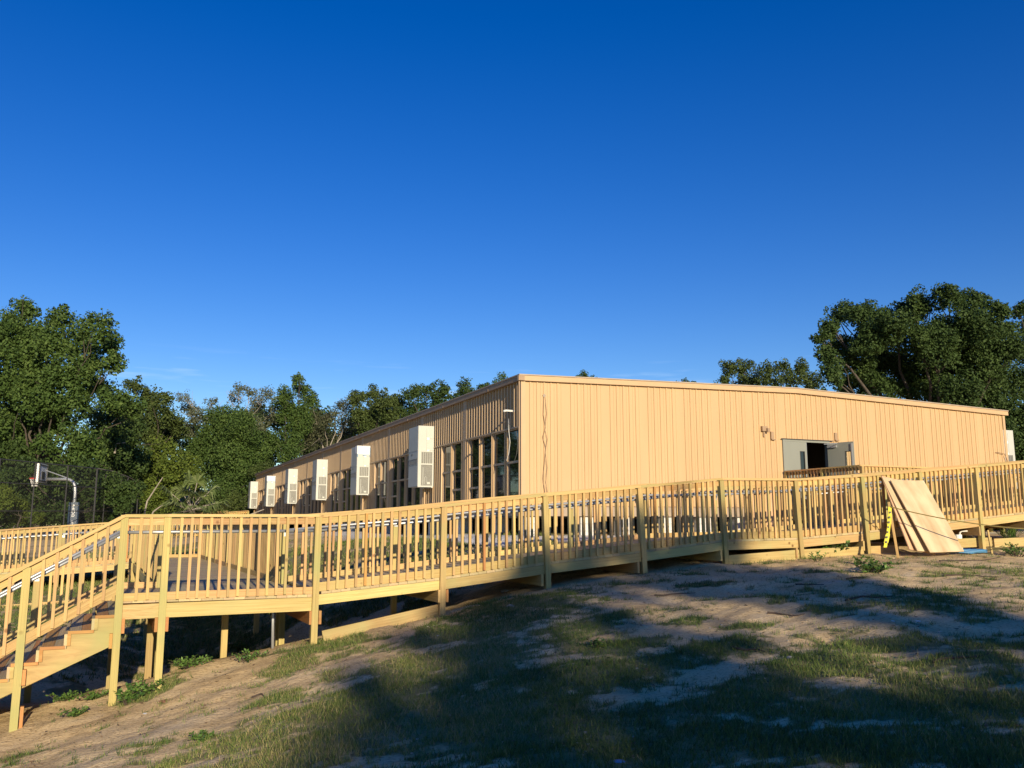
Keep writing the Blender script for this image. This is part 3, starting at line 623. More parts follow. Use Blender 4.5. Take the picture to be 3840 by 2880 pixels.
# grade boards lying on edge along the ground
def grade(T, a, b_, nm='grade_board', h_=.184, up_=.06, m=W_RIM):
    za, zb = rg(*a)+up_, rg(*b_)+up_
    board(nm, T, (a[0], a[1], za), (b_[0], b_[1], zb), h_, .038, m)
grade(ramp_t, (-1.75, .10), (-.02, .11)); grade(ramp_t, (5.35, .06), (7.0, .05)); grade(ramp_t, (7.1, .06), (8.6, .04)); grade(ramp_t, (8.72, .04), (9.55, .06)); grade(ramp_t, (10.9, .18), (12.4, .16), up_=.13); grade(ramp_t, (12.5, .18), (13.9, .16), up_=.1)
grade(low_t, (-12.8, 9.9), (-8.4, 10.0), m=W_PINE, up_=.04); grade(low_t, (-8.35, 10.0), (-4.0, 10.1), m=W_PINE, up_=.04)
# --- deck at the door, in the building frame: corner at (8.7,-3.07)
bg_ = lambda u, v: float(H0(np.array([bpos(u, v, 0).x]), np.array([bpos(u, v, 0).y]))[0])
DC = 1.60
railing(door_t, [(8.62, -.1, DC-.0), (8.62, -1.6, DC), (8.62, -3.07, DC)], (-1, 0), 1.1, posts=[0, 1, 2], ground=bg_)
dzf = lambda u: DC-max(0, u-12.9)*.02
UP = [8.62, 10.4, 12.2, 14.0, 15.8, 17.6, 19.4, 21.2]
railing(door_t, [(u, -3.07, dzf(u)) for u in UP], (0, -1), 1.1, posts=range(1, 8), ground=bg_)
deck_n(door_t, 8.66, 21.2, -3.03, -1.2, lambda u: dzf(u)-1.1); deck_n(door_t, 8.66, 12.9, -1.2, -.06, lambda u: dzf(u)-1.1)
railing(door_t, [(u, -1.2, dzf(u)) for u in UP[3:]], (0, 1), 1.1, posts=range(0, 5), ground=bg_, pipe=False)
for u in UP:
    board('cross_beam', door_t, (u+.066, -3.06, dzf(u)-1.1-.28), (u+.066, -.1 if u < 12 else -1.2, dzf(u)-1.1-.28), .184, .038, W_PINE)
# intermediate turn-back run between the two, seen through the balusters
mid_t = thing('return_ramp', 'second pine ramp run seen through the balusters behind the front ramp', 'ramp', RO, RR)
MP = [(11.4, .98), (13.2, 1.12), (15.0, 1.26), (16.8, 1.40)]
railing(mid_t, [(r, 4.55, z) for r, z in MP], (0, 1), 1.085, posts=range(4), ground=rg, rim=.184)
railing(mid_t, [(r, 2.75, z) for r, z in MP], (0, -1), 1.085, posts=range(4), ground=rg, rim=.184, pipe=False)
deck_n(mid_t, 11.4, 16.8, 2.8, 4.5, lambda r: float(np.interp(r, [p[0] for p in MP], [p[1] for p in MP]))-1.085)
# far ramp rail at the far end of the building
A1 = at(932, 1914, 47); A0 = at(700, 1931, 44)
far_t.location = (0, 0, 0); far_t.rotation_euler = (0, 0, 0)
dd = (A1-A0); nn = Vector((dd.y, -dd.x, 0)).normalized()
railing(far_t, [tuple(A0+dd*k/5) for k in range(6)], (nn.x, nn.y), 1.085, posts=range(6), ground=lambda x, y: float(H0(np.array([x]), np.array([y]))[0]), pipe=False)
deck_pts = [A0, A1]
MB().prism([tuple(A0+Vector((0, 0, -1.13))), tuple(A1+Vector((0, 0, -1.13))), tuple(A1+Vector((0, 0, -1.09))), tuple(A0+Vector((0, 0, -1.09)))], tuple(-nn*1.8)).build('deck_slab', W_DECK, far_t)
railing(far_t, [tuple(A0+dd*k/5-nn*1.9) for k in range(6)], (-nn.x, -nn.y), 1.085, posts=range(6), ground=lambda x, y: float(H0(np.array([x]), np.array([y]))[0]), pipe=False)

# ------------------------------------------------------------------ plywood, stake, rope and clutter by the ramp
def panel(name, A, B_, D, th, m, label, cat, group=None):
    """sheet with top-left A, top-right B_, bottom-left D"""
    A, B_, D = Vector(A), Vector(B_), Vector(D); e1 = B_-A; e2 = D-A; nrm = e1.cross(e2).normalized()*th
    c = (A+B_+D+(B_+D-A))/4
    o = board(name, None, c-e2/2, c+e2/2, e1.length, th, m, up=e1.normalized()); return tag(o, label, cat, group)
A_, B2, D_ = Vector((7.40, 17.20, .85)), Vector((8.22, 17.60, .88)), Vector((7.74, 16.50, -.52))
panel('plywood_sheet', A_, B2, D_, .018, W_PLY, 'front broad pale plywood sheet leaning on the ramp railing', 'plywood', 'plywood sheets leaning on the ramp')
o1 = Vector((-.19, .02, .0)); panel('plywood_sheet', A_+o1+Vector((.05, 0, .02)), B2+o1+Vector((-.1, 0, .02)), D_+o1+Vector((-.02, .0, 0)), .018, W_PLY, 'middle plywood sheet, its lit edge showing left of the front one', 'plywood', 'plywood sheets leaning on the ramp')
o2 = Vector((-.34, .04, .0)); panel('plywood_sheet', A_+o2+Vector((.2, 0, .03)), B2+o2+Vector((0, 0, .03)), D_+o2, .018, W_PLY2, 'rear darker plywood sheet leftmost in the leaning stack', 'plywood', 'plywood sheets leaning on the ramp')
zb = h1(7.05, 16.35)
board('wooden_stake', None, (7.10, 16.35, zb-.2), (7.00, 16.42, .42), .038, .03, W_PINE); tag(bpy.data.objects[-1] if False else C.objects[-1], 'thin wooden stake with yellow tape tied on, in front of the plywood', 'stake')
zs = h1(9.15, 17.1); board('wooden_stake', None, (9.22, 17.1, zs-.15), (9.16, 17.1, -.10), .03, .03, W_PINE); tag(C.objects[-1], 'short wooden stake right of the post by the tall grass', 'stake')
m = MB(); P0 = Vector((7.0, 16.38, .33))
strip = [(0, 0, 0), (-.02, -.02, -.15), (-.05, -.03, -.32), (-.08, -.02, -.50), (-.13, -.03, -.66), (-.15, -.03, -.74)]
for k in range(5):
    a, b_ = P0+Vector(strip[k]), P0+Vector(strip[k+1]); wv = Vector((.035, .012*(-1)**k, 0)); m.prism([tuple(a-wv), tuple(a+wv), tuple(b_+wv), tuple(b_-wv)], (0, .003, 0))
ct = tag(m.build('caution_tape', YELLOW), 'yellow and black caution tape end hanging from the wooden stake', 'tape')
m = MB()
for k in range(7): z_ = -.12-k*.09; xx = -.02-.018*k; m.box(P0.x+xx-.012, P0.x+xx+.014, P0.y-.046, P0.y-.040, P0.z+z_, P0.z+z_+.035)
m.build('printed_word', DARKM, ct)['kind'] = 'stuff'
rp = [P0+(Vector((9.9, 15.9, -.10))-P0)*f+Vector((0, 0, -.10*4*f*(1-f))) for f in [i/14 for i in range(15)]]
tag(MB().tube(rp, .011, 5).build('rope', ROPE), 'olive twisted caution line stretched from the stake to the right', 'rope')
def coil(name, cx, cy, m, lb, R0, seed, n=3):
    rs = random.Random(seed); pts = []
    for i in range(n*16):
        a = i*2*math.pi/16; R_ = R0*(1+rs.uniform(-.15, .15)); x = cx+R_*1.3*math.cos(a); y = cy+R_*.6*math.sin(a)
        pts.append((x, y, h1(x, y)+.03+.012*(i/16)))
    return tag(MB().tube(pts, .016, 6).build(name, m, smooth=True), lb, 'hose')
coil('hose_coil', 8.75, 17.15, BLUEH, 'blue hose coiled on the sand right of the plywood', .27, 1, 4); coil('hose_coil', 8.7, 17.2, REDH, 'red hose loop lying on top of the blue coil', .14, 2, 1)
pc = MB().tube([(9.28, 18.5, -.55), (9.28, 18.5, -.20)], .075, 14).build('pipe_cap', WHITE, smooth=False); tag(pc, 'white plastic pipe end standing behind the board under the ramp', 'pipe')
tag(MB().tube([(9.42, 18.7, -.5), (9.42, 18.7, -.17), (9.46, 18.7, -.13), (9.62, 18.7, -.13), (9.74, 18.7, -.3)], .022, 8).build('drain_pipe', BLOCK, smooth=True), 'grey elbow pipe under the ramp right of the white pipe', 'pipe')
tag(MB().tube([(*rw(-2.35, .55), -1.9), (*rw(-2.37, .55), -1.25), (*rw(-2.36, .6), -1.05)], .022, 8).build('metal_pipe', STEEL, smooth=True), 'grey metal pipe standing under the landing', 'pipe')
# plywood panel against the building and a black trunk line
pp = bpos(7.1, -.22, .92); panel('plywood_sheet', pp, bpos(8.28, -.22, .92), bpos(7.1, -.45, -.25), .018, W_PLY2, 'square reddish plywood propped against the building behind the ramp', 'plywood')
TWL = ['dark twig in the middle of the right hand sand, near the paper scraps', 'short twig lying left of the sunlit streak on the sand', 'thin twig in the shaded grass near the right edge', 'small bent twig in the grass at the centre right', 'straight twig on the sunlit sand below the plywood', 'dark twig at the right edge of the sunlit sand',
 'tiny twig near the dark bushy weed', 'twig in the shaded lower right grass', 'longest dark root trailing across the sand under the leaning plywood', 'twig on the shaded sand in front of the ramp middle', 'thin twig on shaded sand left of the bushy weed', 'lone tiny twig on the sunlit sand bank at left']
for k, (x0, y0, x1, y1) in enumerate([(4.3, 11.6, 4.95, 11.7), (3.1, 10.9, 3.5, 10.75), (5.6, 9.2, 6.1, 9.25), (2.3, 9.5, 2.6, 9.3), (6.6, 13.7, 7.3, 13.5), (8.1, 13.9, 8.7, 13.7), (5.0, 13.4, 5.3, 13.35), (3.9, 8.4, 4.5, 8.5), (7.4, 15.4, 8.9, 16.2), (2.0, 12.6, 2.6, 12.7), (4.1, 13.0, 4.5, 12.95), (-3.0, 10.6, -2.8, 10.4)]):
    pts = [(x0+(x1-x0)*f, y0+(y1-y0)*f+.05*math.sin(f*6+k), 0) for f in [i/5 for i in range(6)]]; pts = [(x, y, h1(x, y)+.012) for x, y, _ in pts]
    tag(MB().tube(pts, .014, 5, r1=.005).build('fallen_twig', TWIG), TWL[k], 'twig', 'fallen twigs on the sand')
def lump(name, px, py, s, m, label, cat, flat=.6, group=None):
    x, y = gp(px, py); rs = random.Random(px); mb = MB(); n = 8; rings = []
    for i, (rr, zz) in enumerate(((.75, 0), (1, .35), (.8, .75), (.3, 1))):
        rings.append([(x+s*rr*math.cos(a*2*math.pi/n)*rs.uniform(.8, 1.2), y+s*rr*math.sin(a*2*math.pi/n)*rs.uniform(.8, 1.2), h1(x, y)-.01+s*flat*zz) for a in range(n)])
    b0 = 0; mb.v = [p for r_ in rings for p in r_]
    for i in range(3):
        for k in range(n): mb.f.append((i*n+k, i*n+(k+1) % n, (i+1)*n+(k+1) % n, (i+1)*n+k))
    mb.f.append(tuple(3*n+k for k in range(n))); return tag(mb.build(name, m), label, cat, group)
lump('stone', 1893, 2222, .075, STONE, 'largest pale round stone on the grass near the ramp foot', 'stone', .8); lump('stone', 1914, 2278, .055, STONE, 'pale stone in the grass nearer than the largest one', 'stone', .8)
lump('stone', 2962, 2460, .04, STONE, 'small pale stone on the shaded grass at right', 'stone', .8)
lump('paper_scrap', 3338, 2338, .06, SCRAP, 'left white paper scrap on the sand, nearer the camera', 'litter', .15); lump('paper_scrap', 3440, 2327, .06, SCRAP, 'right white paper scrap on the shaded sand', 'litter', .15)
lump('blue_scrap', 2322, 2848, .05, BLUEH, 'bright blue scrap in the shaded grass at the bottom edge', 'litter', .3); lump('paper_scrap', 1725, 2587, .03, SCRAP, 'tiny white scrap in the middle of the grass', 'litter', .3)
lump('dry_leaf', 625, 2635, .10, simple('pink_leaf', (.42, .2, .13), (.36, .16, .1), .8), 'reddish dry leaf pile on the sand below the landing', 'leaf', .12); lump('paper_scrap', 552, 2674, .05, SCRAP, 'white scrap on the sand left of the reddish leaf', 'litter', .2)
rs = random.Random(4)
stones = [gp(rs.uniform(1500, 3800), rs.uniform(2250, 2850)) for _ in range(220)]
m = MB()
for x, y in stones:
    s = rs.uniform(.004, .012); z = h1(x, y); m.box(x-s, x+s, y-s*.7, y+s*.7, z-.01, z+s*.8, rot=('Z', rs.uniform(0, 3)), piv=(x, y, z))
tag(m.build('pebbles', STONE), 'scattered small pale pebbles across the shaded ground', 'pebbles', kind='stuff')

nl_ = 1500; y = 5.6+11*RNG.random(nl_)**1.3; x = (RNG.random(nl_)-.5)*2*(y*.6+.5); z = H(x, y)+.006; s_ = RNG.uniform(.012, .032, nl_); a_ = RNG.uniform(0, 6.28, nl_)
V = np.zeros((nl_, 4, 3)); 
for k_, (da, f_) in enumerate(((0, 1), (1.57, .45), (3.14, 1), (4.71, .45))): V[:, k_] = np.stack([x+s_*f_*np.cos(a_+da), y+s_*f_*np.sin(a_+da), z+RNG.uniform(0, .018, nl_)], -1)
tag(link('leaf_litter', bigmesh('leaf_litter', V.reshape(-1, 3), 4, simple('dry_brown_litter', (.20, .125, .06), (.09, .06, .035), .8, 0, scale=60))), 'scattered dry brown leaf litter and crumbs on the sand', 'leaf litter', kind='stuff')
# ------------------------------------------------------------------ grass blades and weeds
gmat, t, b = node_mat('grass_blade', (.1, .15, .04), .6, 0, .2)
N = t.nodes.new; K = t.links.new
at_ = N('ShaderNodeAttribute'); at_.attribute_name = 'tint'; r_ = N('ShaderNodeValToRGB'); e = r_.color_ramp.elements; e.new(.5); e.new(.88)
for k_, (p_, c_) in enumerate([(0, (.035, .065, .018)), (.45, (.075, .125, .028)), (.85, (.17, .20, .05)), (1, (.34, .28, .14))]): e[k_].position = p_; e[k_].color = (*c_, 1)
K(at_.outputs['Fac'], r_.inputs[0]); K(r_.outputs[0], b.inputs['Base Color'])
def blades(n, xs, ys, hmin, hmax, wd, tb=0.):
    hh = RNG.uniform(hmin, hmax, n)*RNG.uniform(.6, 1.3, n); a = RNG.uniform(0, 2*np.pi, n); l = RNG.uniform(.1, .9, n)*hh; aa = RNG.uniform(0, 2*np.pi, n)
    z = H(xs, ys)-.005; w_ = wd*RNG.uniform(.6, 1.4, n)
    V = np.zeros((n, 3, 3)); V[:, 0] = np.stack([xs-w_*np.cos(aa), ys-w_*np.sin(aa), z], -1); V[:, 1] = np.stack([xs+w_*np.cos(aa), ys+w_*np.sin(aa), z], -1)
    V[:, 2] = np.stack([xs+l*np.cos(a), ys+l*np.sin(a), z+hh], -1); return V.reshape(-1, 3), np.clip(RNG.beta(2.2, 2.2, n)+tb+(RNG.random(n) > .93)*.4, 0, 1)
V_, T_ = [], []
for (n, x0, x1, y0, y1, hm, hM, wd) in ((900000, -6.5, 9, 5.4, 17, .02, .075, .0032), (160000, -16, 1, 14.5, 34, .04, .10, .009)):
    y = y0+(y1-y0)*RNG.random(n)**1.5; x = x0+(x1-x0)*RNG.random(n); keep = (np.abs(x) < y*.62+.8)
    mk = gmask(x, y); gvl = gravelmask(x, y); keep &= RNG.random(n) < np.clip(mk*1.1-.05-gvl, 0, 1)*np.clip(fbm(x, y, .28, 3)*2.0-.15, .1, 1)
    nn_ = -.4226*(x+1.045)+.9063*(y-13.42); rr_ = .9063*(x+1.045)+.4226*(y-13.42); keep &= ~((rr_ > -1.9) & (nn_ > .25) & (nn_ < 2.3))
    x, y = x[keep], y[keep]; v, t_ = blades(len(x), x, y, hm, hM, wd, (fbm(x, y, 1.5, 2)-.5)*.9); V_.append(v); T_.append(t_)
tag(link('grass', bigmesh('grass', np.concatenate(V_), 3, gmat, np.concatenate(T_))), 'patchy thin green grass growing out of the sand', 'grass', kind='stuff')
weedm, t, b = node_mat('weed_leaf', (.06, .13, .03), .55, 0, .3)
at_ = t.nodes.new('ShaderNodeAttribute'); at_.attribute_name = 'tint'; r_ = t.nodes.new('ShaderNodeValToRGB'); r_.color_ramp.elements[0].color = (.035, .085, .02, 1); r_.color_ramp.elements[1].color = (.13, .22, .045, 1)
t.links.new(at_.outputs['Fac'], r_.inputs[0]); t.links.new(r_.outputs[0], b.inputs['Base Color'])
def weed(px, py, h_, spread, n, lsz, label, cat='plant', xy=None, blade=False):
    x, y = xy or gp(px, py); z = h1(x, y); T = thing('weed_plant', label, cat, (x, y, z))
    ms_ = MB(); V = []; rs = random.Random(int(px+py))
    for s in range(n):
        a = rs.uniform(0, 6.28); rr = spread*math.sqrt(rs.random()); hh = h_*rs.uniform(.5, 1.1); tip = Vector((rr*math.cos(a), rr*math.sin(a), hh*(1-.4*rr/spread)))
        base = Vector((tip.x*.25, tip.y*.25, -.02)); mid = (base+tip)/2+Vector((0, 0, hh*.15)); ms_.tube([base, mid, tip], .004, 3, r1=.002, cap=False)
        L_ = 5 if blade else 11
        for j in range(L_):
            f = rs.uniform(.25, 1.0); p = base.lerp(mid, f*2) if f < .5 else mid.lerp(tip, f*2-1)
            if blade: d = (tip-base).normalized()*lsz*3+Vector((rs.uniform(-.5, .5), rs.uniform(-.5, .5), rs.uniform(-.5, .3)))*lsz*2; wv = Vector((rs.uniform(-1, 1), rs.uniform(-1, 1), 0)).normalized()*lsz*.07
            else: d = Vector((rs.uniform(-1, 1), rs.uniform(-1, 1), rs.uniform(-.3, .7))).normalized()*lsz*rs.uniform(.6, 1.2); wv = d.cross(Vector((rs.uniform(-1, 1), rs.uniform(-1, 1), 1))).normalized()*lsz*.28
            V += [p, p+d*.5+wv, p+d, p+d*.5-wv]
    ms_.build('stem', TWIG if not blade else weedm, T)
    V = np.array([tuple(q_) for q_ in V]); link('foliage', bigmesh('foliage', V, 4, weedm, RNG.random(len(V)//4)), T)
weed(3130, 2082, .36, .30, 26, .085, 'bright leafy weed growing at the foot of the ramp post')
weed(3070, 2110, .22, .25, 9, .05, 'dark spindly weed in shade left of the bushy one'); weed(3270, 2150, .24, .34, 30, .07, 'dark low bushy weed on the shaded sand below the plywood')
weed(3225, 2120, .22, .2, 7, .06, 'small dark sprig left of the low bushy weed')
weed(3790, 2040, .55, .38, 46, .09, 'tall feathery green weed clump at the right edge', blade=True); weed(3810, 2085, .3, .4, 30, .06, 'low yellowish weeds under the tall clump at right')
weed(900, 2440, .16, .16, 16, .05, 'small round bright weed under the landing'); weed(935, 2480, .16, .28, 24, .05, 'dark green weed on the sand bank below the landing')
weed(560, 2600, .2, .22, 24, .05, 'green weeds beside the front post under the landing'); weed(280, 2690, .13, .2, 18, .05, 'small weed on the sand below the stairs')
weed(230, 2640, .14, .25, 20, .05, 'weeds on the sand bank under the stairs'); weed(350, 2620, .12, .25, 20, .05, 'weed patch between stair and tall post')
weed(480, 2640, .3, .16, 22, .07, 'leafy weed right of the tall stair head post'); weed(720, 2500, .15, .35, 40, .05, 'broad weed patch under the landing centre')
weed(2240, 2430, .14, .12, 8, .05, 'dark little sprig in the shaded middle ground'); weed(760, 2770, .1, .15, 10, .05, 'flat green weed on the sand in the foreground')

# ------------------------------------------------------------------ hoop and chain link fence
HY = 49.0
hoop = thing('basketball_hoop', 'outdoor basketball hoop with padded pole behind the chain link fence', 'basketball hoop', at(270, 2000, HY)*1.0, 0)
hb = hoop.location.copy(); gz = float(H0(np.array([hb.x]), np.array([hb.y]))[0]); hoop.location.z = gz
def hl(px, py, dy=0): return at(px, py, HY+dy)-Vector((hb.x, hb.y, gz))
zp = hl(270, 1797).z
p = [(0, 0, -.2), (0, 0, zp-.75), (-.04, 0, zp-.40), (-.15, 0, zp-.16), (-.35, 0, zp-.03), (-.6, 0, zp), (hl(175, 1797).x, 0, zp)]
MB().tube(p, .085, 10).build('pole', STEEL, hoop, smooth=True)
xb = hl(158, 1797).x; zt, zbm = hl(158, 1740).z, hl(158, 1810).z
bbr = math.radians(24)
bo = MB().box(-.09, .02, -.88, .88, 0, zt-zbm).build('backboard', WHITE, hoop, loc=(xb, 0, zbm)); bo.rotation_euler = (0, 0, math.radians(14))
m = MB(); m.box(.02, .06, -.84, -.78, 0, zt-zbm).box(.02, .06, .78, .84, 0, zt-zbm).box(.02, .05, -.8, .8, .05, .12).box(.02, .05, -.8, .8, zt-zbm-.12, zt-zbm-.05).box(.02, .05, -.3, .3, .2, .6); m.build('backboard_frame', DARKM, bo)
MB().tube([(xb+.15, 0, zt-.35), (hl(258, 1793).x, 0, zp+.04)], .03, 8).build('brace', STEEL, hoop)
rc = Vector((hl(137, 1793).x, -.15, hl(139, 1795).z)); n_ = 18
ring = [rc+Vector(((.27)*math.cos(2*math.pi*k/n_), .27*math.sin(2*math.pi*k/n_), 0)) for k in range(n_+1)]
MB().tube(ring, .03, 6, cap=False).box(rc.x+.26, xb-.09, rc.y-.08, rc.y+.08, rc.z-.05, rc.z+.03).build('rim', RED, hoop)
m = MB()
for k in range(12):
    for sg in (1, -1):
        pts = []
        for j in range(5):
            a = 2*math.pi*(k+sg*j*.5)/12; R_ = .27-.13*min(1, j/3); pts.append(rc+Vector((R_*math.cos(a), R_*math.sin(a), -.11*j)))
        m.tube(pts, .008, 3, cap=False)
m.build('net', WHITE, hoop)
pad = MB(); S_ = .26; pad.prism([(-S_, -S_+.06, -.1), (-S_+.06, -S_, -.1), (S_-.06, -S_, -.1), (S_, -S_+.06, -.1), (S_, S_, -.1), (-S_, S_, -.1)], (0, 0, hl(270, 1884).z+.1)); pd = pad.build('pole_padding', NAVY, hoop); pd.rotation_euler = (0, 0, math.radians(22)); 
MB().box(-S_-.01, S_+.01, -S_-.01, S_+.01, hl(270, 1894).z-.05, hl(270, 1894).z).build('strap', DARKM, pd)
zt0 = hl(270, 1891).z
for k, ch in enumerate('PROD LIN'):
    if ch == ' ': continue
    cu = bpy.data.curves.new('letter', 'FONT'); cu.body = ch; cu.size = .20; cu.extrude = .004; cu.align_x = 'CENTER'; cu.materials.append(WHITE); cu.offset = .006
    tmp = bpy.data.objects.new('tmp', cu); C.objects.link(tmp); bpy.context.view_layer.update(); lme = bpy.data.meshes.new_from_object(tmp.evaluated_get(bpy.context.evaluated_depsgraph_get())); bpy.data.objects.remove(tmp)
    lo = bpy.data.objects.new('letter', lme); C.objects.link(lo); lo.parent = pd; lo.location = (0, -S_-.016, zt0-.16-k*.175); lo.rotation_euler = (math.pi/2, 0, 0)
fen = thing('chain_link_fence', 'tall black chain link fence round the court at the left', 'fence')
FC = [at(-260, 1690, 36), at(0, 1721, 41.8), at(365, 1757, 49), at(430, 1768, 54), at(480, 1788, 59), at(520, 1808, 64), at(540, 1818, 68)]
for k, (a, b_) in enumerate(zip(FC[:-1], FC[1:])):
    ga, gb_ = [float(H0(np.array([q_.x]), np.array([q_.y]))[0]) for q_ in (a, b_)]
    npost = 3 if k < 2 else 2
    for j in range(npost):
        q_ = a.lerp(b_, j/npost); MB().tube([(q_.x, q_.y, ga-.2), (q_.x, q_.y, q_.z+.02)], .035 if j else .05, 6).build('fence_post', DARKM, fen)
    MB().tube([a, b_], .028, 6).build('top_rail', STEELB if k > 1 else DARKM, fen)
    for f in (.28, .62):
        MB().tube([Vector((a.x, a.y, a.z+(ga-a.z)*f)), Vector((b_.x, b_.y, b_.z+(gb_-b_.z)*f))], .024, 6).build('mid_rail', DARKM, fen)
    d = b_-a; Lh = math.hypot(d.x, d.y); hgt = a.z-ga; st = .13; V = []; nr = Vector((-d.y, d.x, 0)).normalized()
    ex = Vector((d.x/Lh, d.y/Lh, d.z/Lh)); off = -hgt
    while off < Lh:
        for sg in (1, -1):
            t0, t1 = max(0, -off), min(hgt, Lh-off)
            if t1 > t0:
                z0_, z1_ = (t0, t1) if sg == 1 else (hgt-t0, hgt-t1)
                p0 = a+ex*(off+t0)+Vector((0, 0, z0_-hgt)); p1 = a+ex*(off+t1)+Vector((0, 0, z1_-hgt)); w_ = ex*.007
                V += [tuple(p0-w_), tuple(p0+w_), tuple(p1+w_), tuple(p1-w_)]
        off += st
    o = link('chain_mesh', bigmesh('chain_mesh', np.array(V), 4, DARKM), fen); o['kind'] = 'stuff'

# ------------------------------------------------------------------ trees
def leafmat(name, c0, c1, c2):
    m, t, b = node_mat(name, c1, .6, 0, .15); N = t.nodes.new; K = t.links.new
    a_ = N('ShaderNodeAttribute'); a_.attribute_name = 'tint'; r_ = N('ShaderNodeValToRGB'); e = r_.color_ramp.elements; e.new(.5)
    for k_, (p_, c_) in enumerate([(0, c0), (.5, c1), (1, c2)]): e[k_].position = p_; e[k_].color = (*c_, 1)
    K(a_.outputs['Fac'], r_.inputs[0]); K(r_.outputs[0], b.inputs['Base Color'])
    tr = N('ShaderNodeBsdfTranslucent'); K(r_.outputs[0], tr.inputs['Color']); mx_ = N('ShaderNodeMixShader'); mx_.inputs[0].default_value = .22
    o_ = t.nodes['Material Output']; K(b.outputs[0], mx_.inputs[1]); K(tr.outputs[0], mx_.inputs[2]); K(mx_.outputs[0], o_.inputs['Surface']); return m
LM = dict(oak=leafmat('oak_leaf', (.03, .06, .016), (.072, .122, .03), (.14, .195, .052)), dark=leafmat('dark_oak_and_shade_leaf', (.024, .047, .015), (.053, .09, .025), (.10, .145, .042)),  # dark serves dark oaks and also shade put into leaf colour
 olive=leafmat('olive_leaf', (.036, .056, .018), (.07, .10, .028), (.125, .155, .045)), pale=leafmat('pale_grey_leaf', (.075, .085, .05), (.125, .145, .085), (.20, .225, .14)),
 bright=leafmat('bright_leaf', (.05, .075, .015), (.10, .145, .025), (.19, .22, .045)), grey=leafmat('grey_brown_leaf', (.05, .055, .03), (.085, .095, .05), (.14, .15, .085)))
CNT = [0]
def foliage(blobs, size, dens, rs, squash=.85, core=.5):
    """blobs: (centre, radius). many small leaf faces through each clump, denser outside, some stray sprigs"""
    VV, TT = [], []; size *= .70
    for c, R in blobs:
        # each clump is itself made of sub-clumps so that outlines are ragged
        ns = max(10, int(14+R*5)); sub = rs.normal(size=(ns, 3)); sub /= np.linalg.norm(sub, axis=1)[:, None]; sub *= (R*rs.uniform(.25, .92, ns))[:, None]; sub[:, 2] *= squash
        sr = R*rs.uniform(.28, .50, ns)
        n = int(dens*6.5*R*R/(size*size)); CNT[0] += n; pick = rs.integers(0, ns, n); d = rs.normal(size=(n, 3)); d /= np.linalg.norm(d, axis=1)[:, None]
        rad = sr[pick]*(core+(1-core)*rs.random(n)**.5)*rs.uniform(.85, 1.22, n); pos = sub[pick]+d*rad[:, None]; pos[:, 2] -= .10*rad*(d[:, 2] < 0)
        pos += np.array(c)
        nm = d*.9+rs.normal(size=(n, 3))*.75; nm[:, 2] += .35; nm /= np.linalg.norm(nm, axis=1)[:, None]
        a = np.cross(nm, rs.normal(size=(n, 3))); a /= np.linalg.norm(a, axis=1)[:, None]; b2 = np.cross(nm, a); s = size*rs.uniform(.5, 1.25, n)[:, None]
        V = np.stack([pos-a*s*.5, pos+b2*s*.32+nm*s*.06, pos+a*s*.55, pos-b2*s*.30-nm*s*.03], 1)
        VV.append(V.reshape(-1, 3)); tb = rs.uniform(-.16, .16, ns)[pick]; TT.append(np.clip(rs.normal(.45, .12, n)+tb, 0, 1))
    return np.concatenate(VV), np.concatenate(TT)
NT = [0]
def limb(m, p0, p1, r0, r1, rs, seg=5):
    pts = [p0.lerp(p1, i/seg)+Vector((rs.normal(), rs.normal(), rs.normal()*.4))*((p1-p0).length*.035 if 0 < i < seg else 0) for i in range(seg+1)]; m.tube(pts, r0, 6, r1=r1, cap=False); return pts
def tree(label, blobs, size, dens, mat, name='oak_tree', cat='tree', group='trees behind the site', trunk=None, bark=BARK, tr=.35, bare=0, base=None, seed=None, nl=14, core=.5, sq=.85):
    NT[0] += 1; rs = np.random.default_rng(seed or NT[0]*17)
    cs = np.array([tuple(c) for c, r in blobs]); bx, by = trunk or (cs[:, 0].mean(), cs[:, 1].mean()); bz = float(H0(np.array([bx]), np.array([by]))[0])
    T = thing(name, label, cat, (bx, by, bz), 0, group); o = Vector((bx, by, bz))
    lb = [(Vector(c)-o, r) for c, r in blobs]; V, t_ = foliage([(tuple(c), r) for c, r in lb], size, dens, rs, sq, core)
    link('crown', bigmesh('crown', V, 4, LM[mat], t_), T)
    m = MB(); zc = np.mean([c.z for c, r in lb]); fork = Vector((rs.normal()*.3, rs.normal()*.3, max(1.2, min(c.z for c, r in lb)*.8, zc*.35)))
    limb(m, Vector((0, 0, -.4)), fork, tr, tr*.75, rs)
    idx = rs.permutation(len(lb))[:nl]
    for i in idx:
        c, r = lb[i]; md = fork.lerp(c, .55)+Vector((0, 0, -.12*(c-fork).length*.3)); limb(m, fork, md, tr*.38, tr*.17, rs, 4); limb(m, md, c+Vector((rs.normal(), rs.normal(), rs.normal()))*r*.3, tr*.17, tr*.04, rs, 4)
        for _ in range(2+bare): q_ = c+Vector((rs.normal(), rs.normal(), rs.normal()*.7))*r*(.6+.25*bool(bare)); limb(m, md.lerp(c, .6), q_, tr*.06+.01, .008, rs, 3)
    m.build('trunk', bark, T, smooth=True); return T
def PB(lst, Y, dj=.9, seed=1):
    rs = np.random.default_rng(seed); out_ = []
    for px, py, r in lst:
        Yk = Y*(1+rs.uniform(-.04, .04)*dj); out_.append((at(px, py, Yk), 1.22*r*Yk/3240))
    return out_
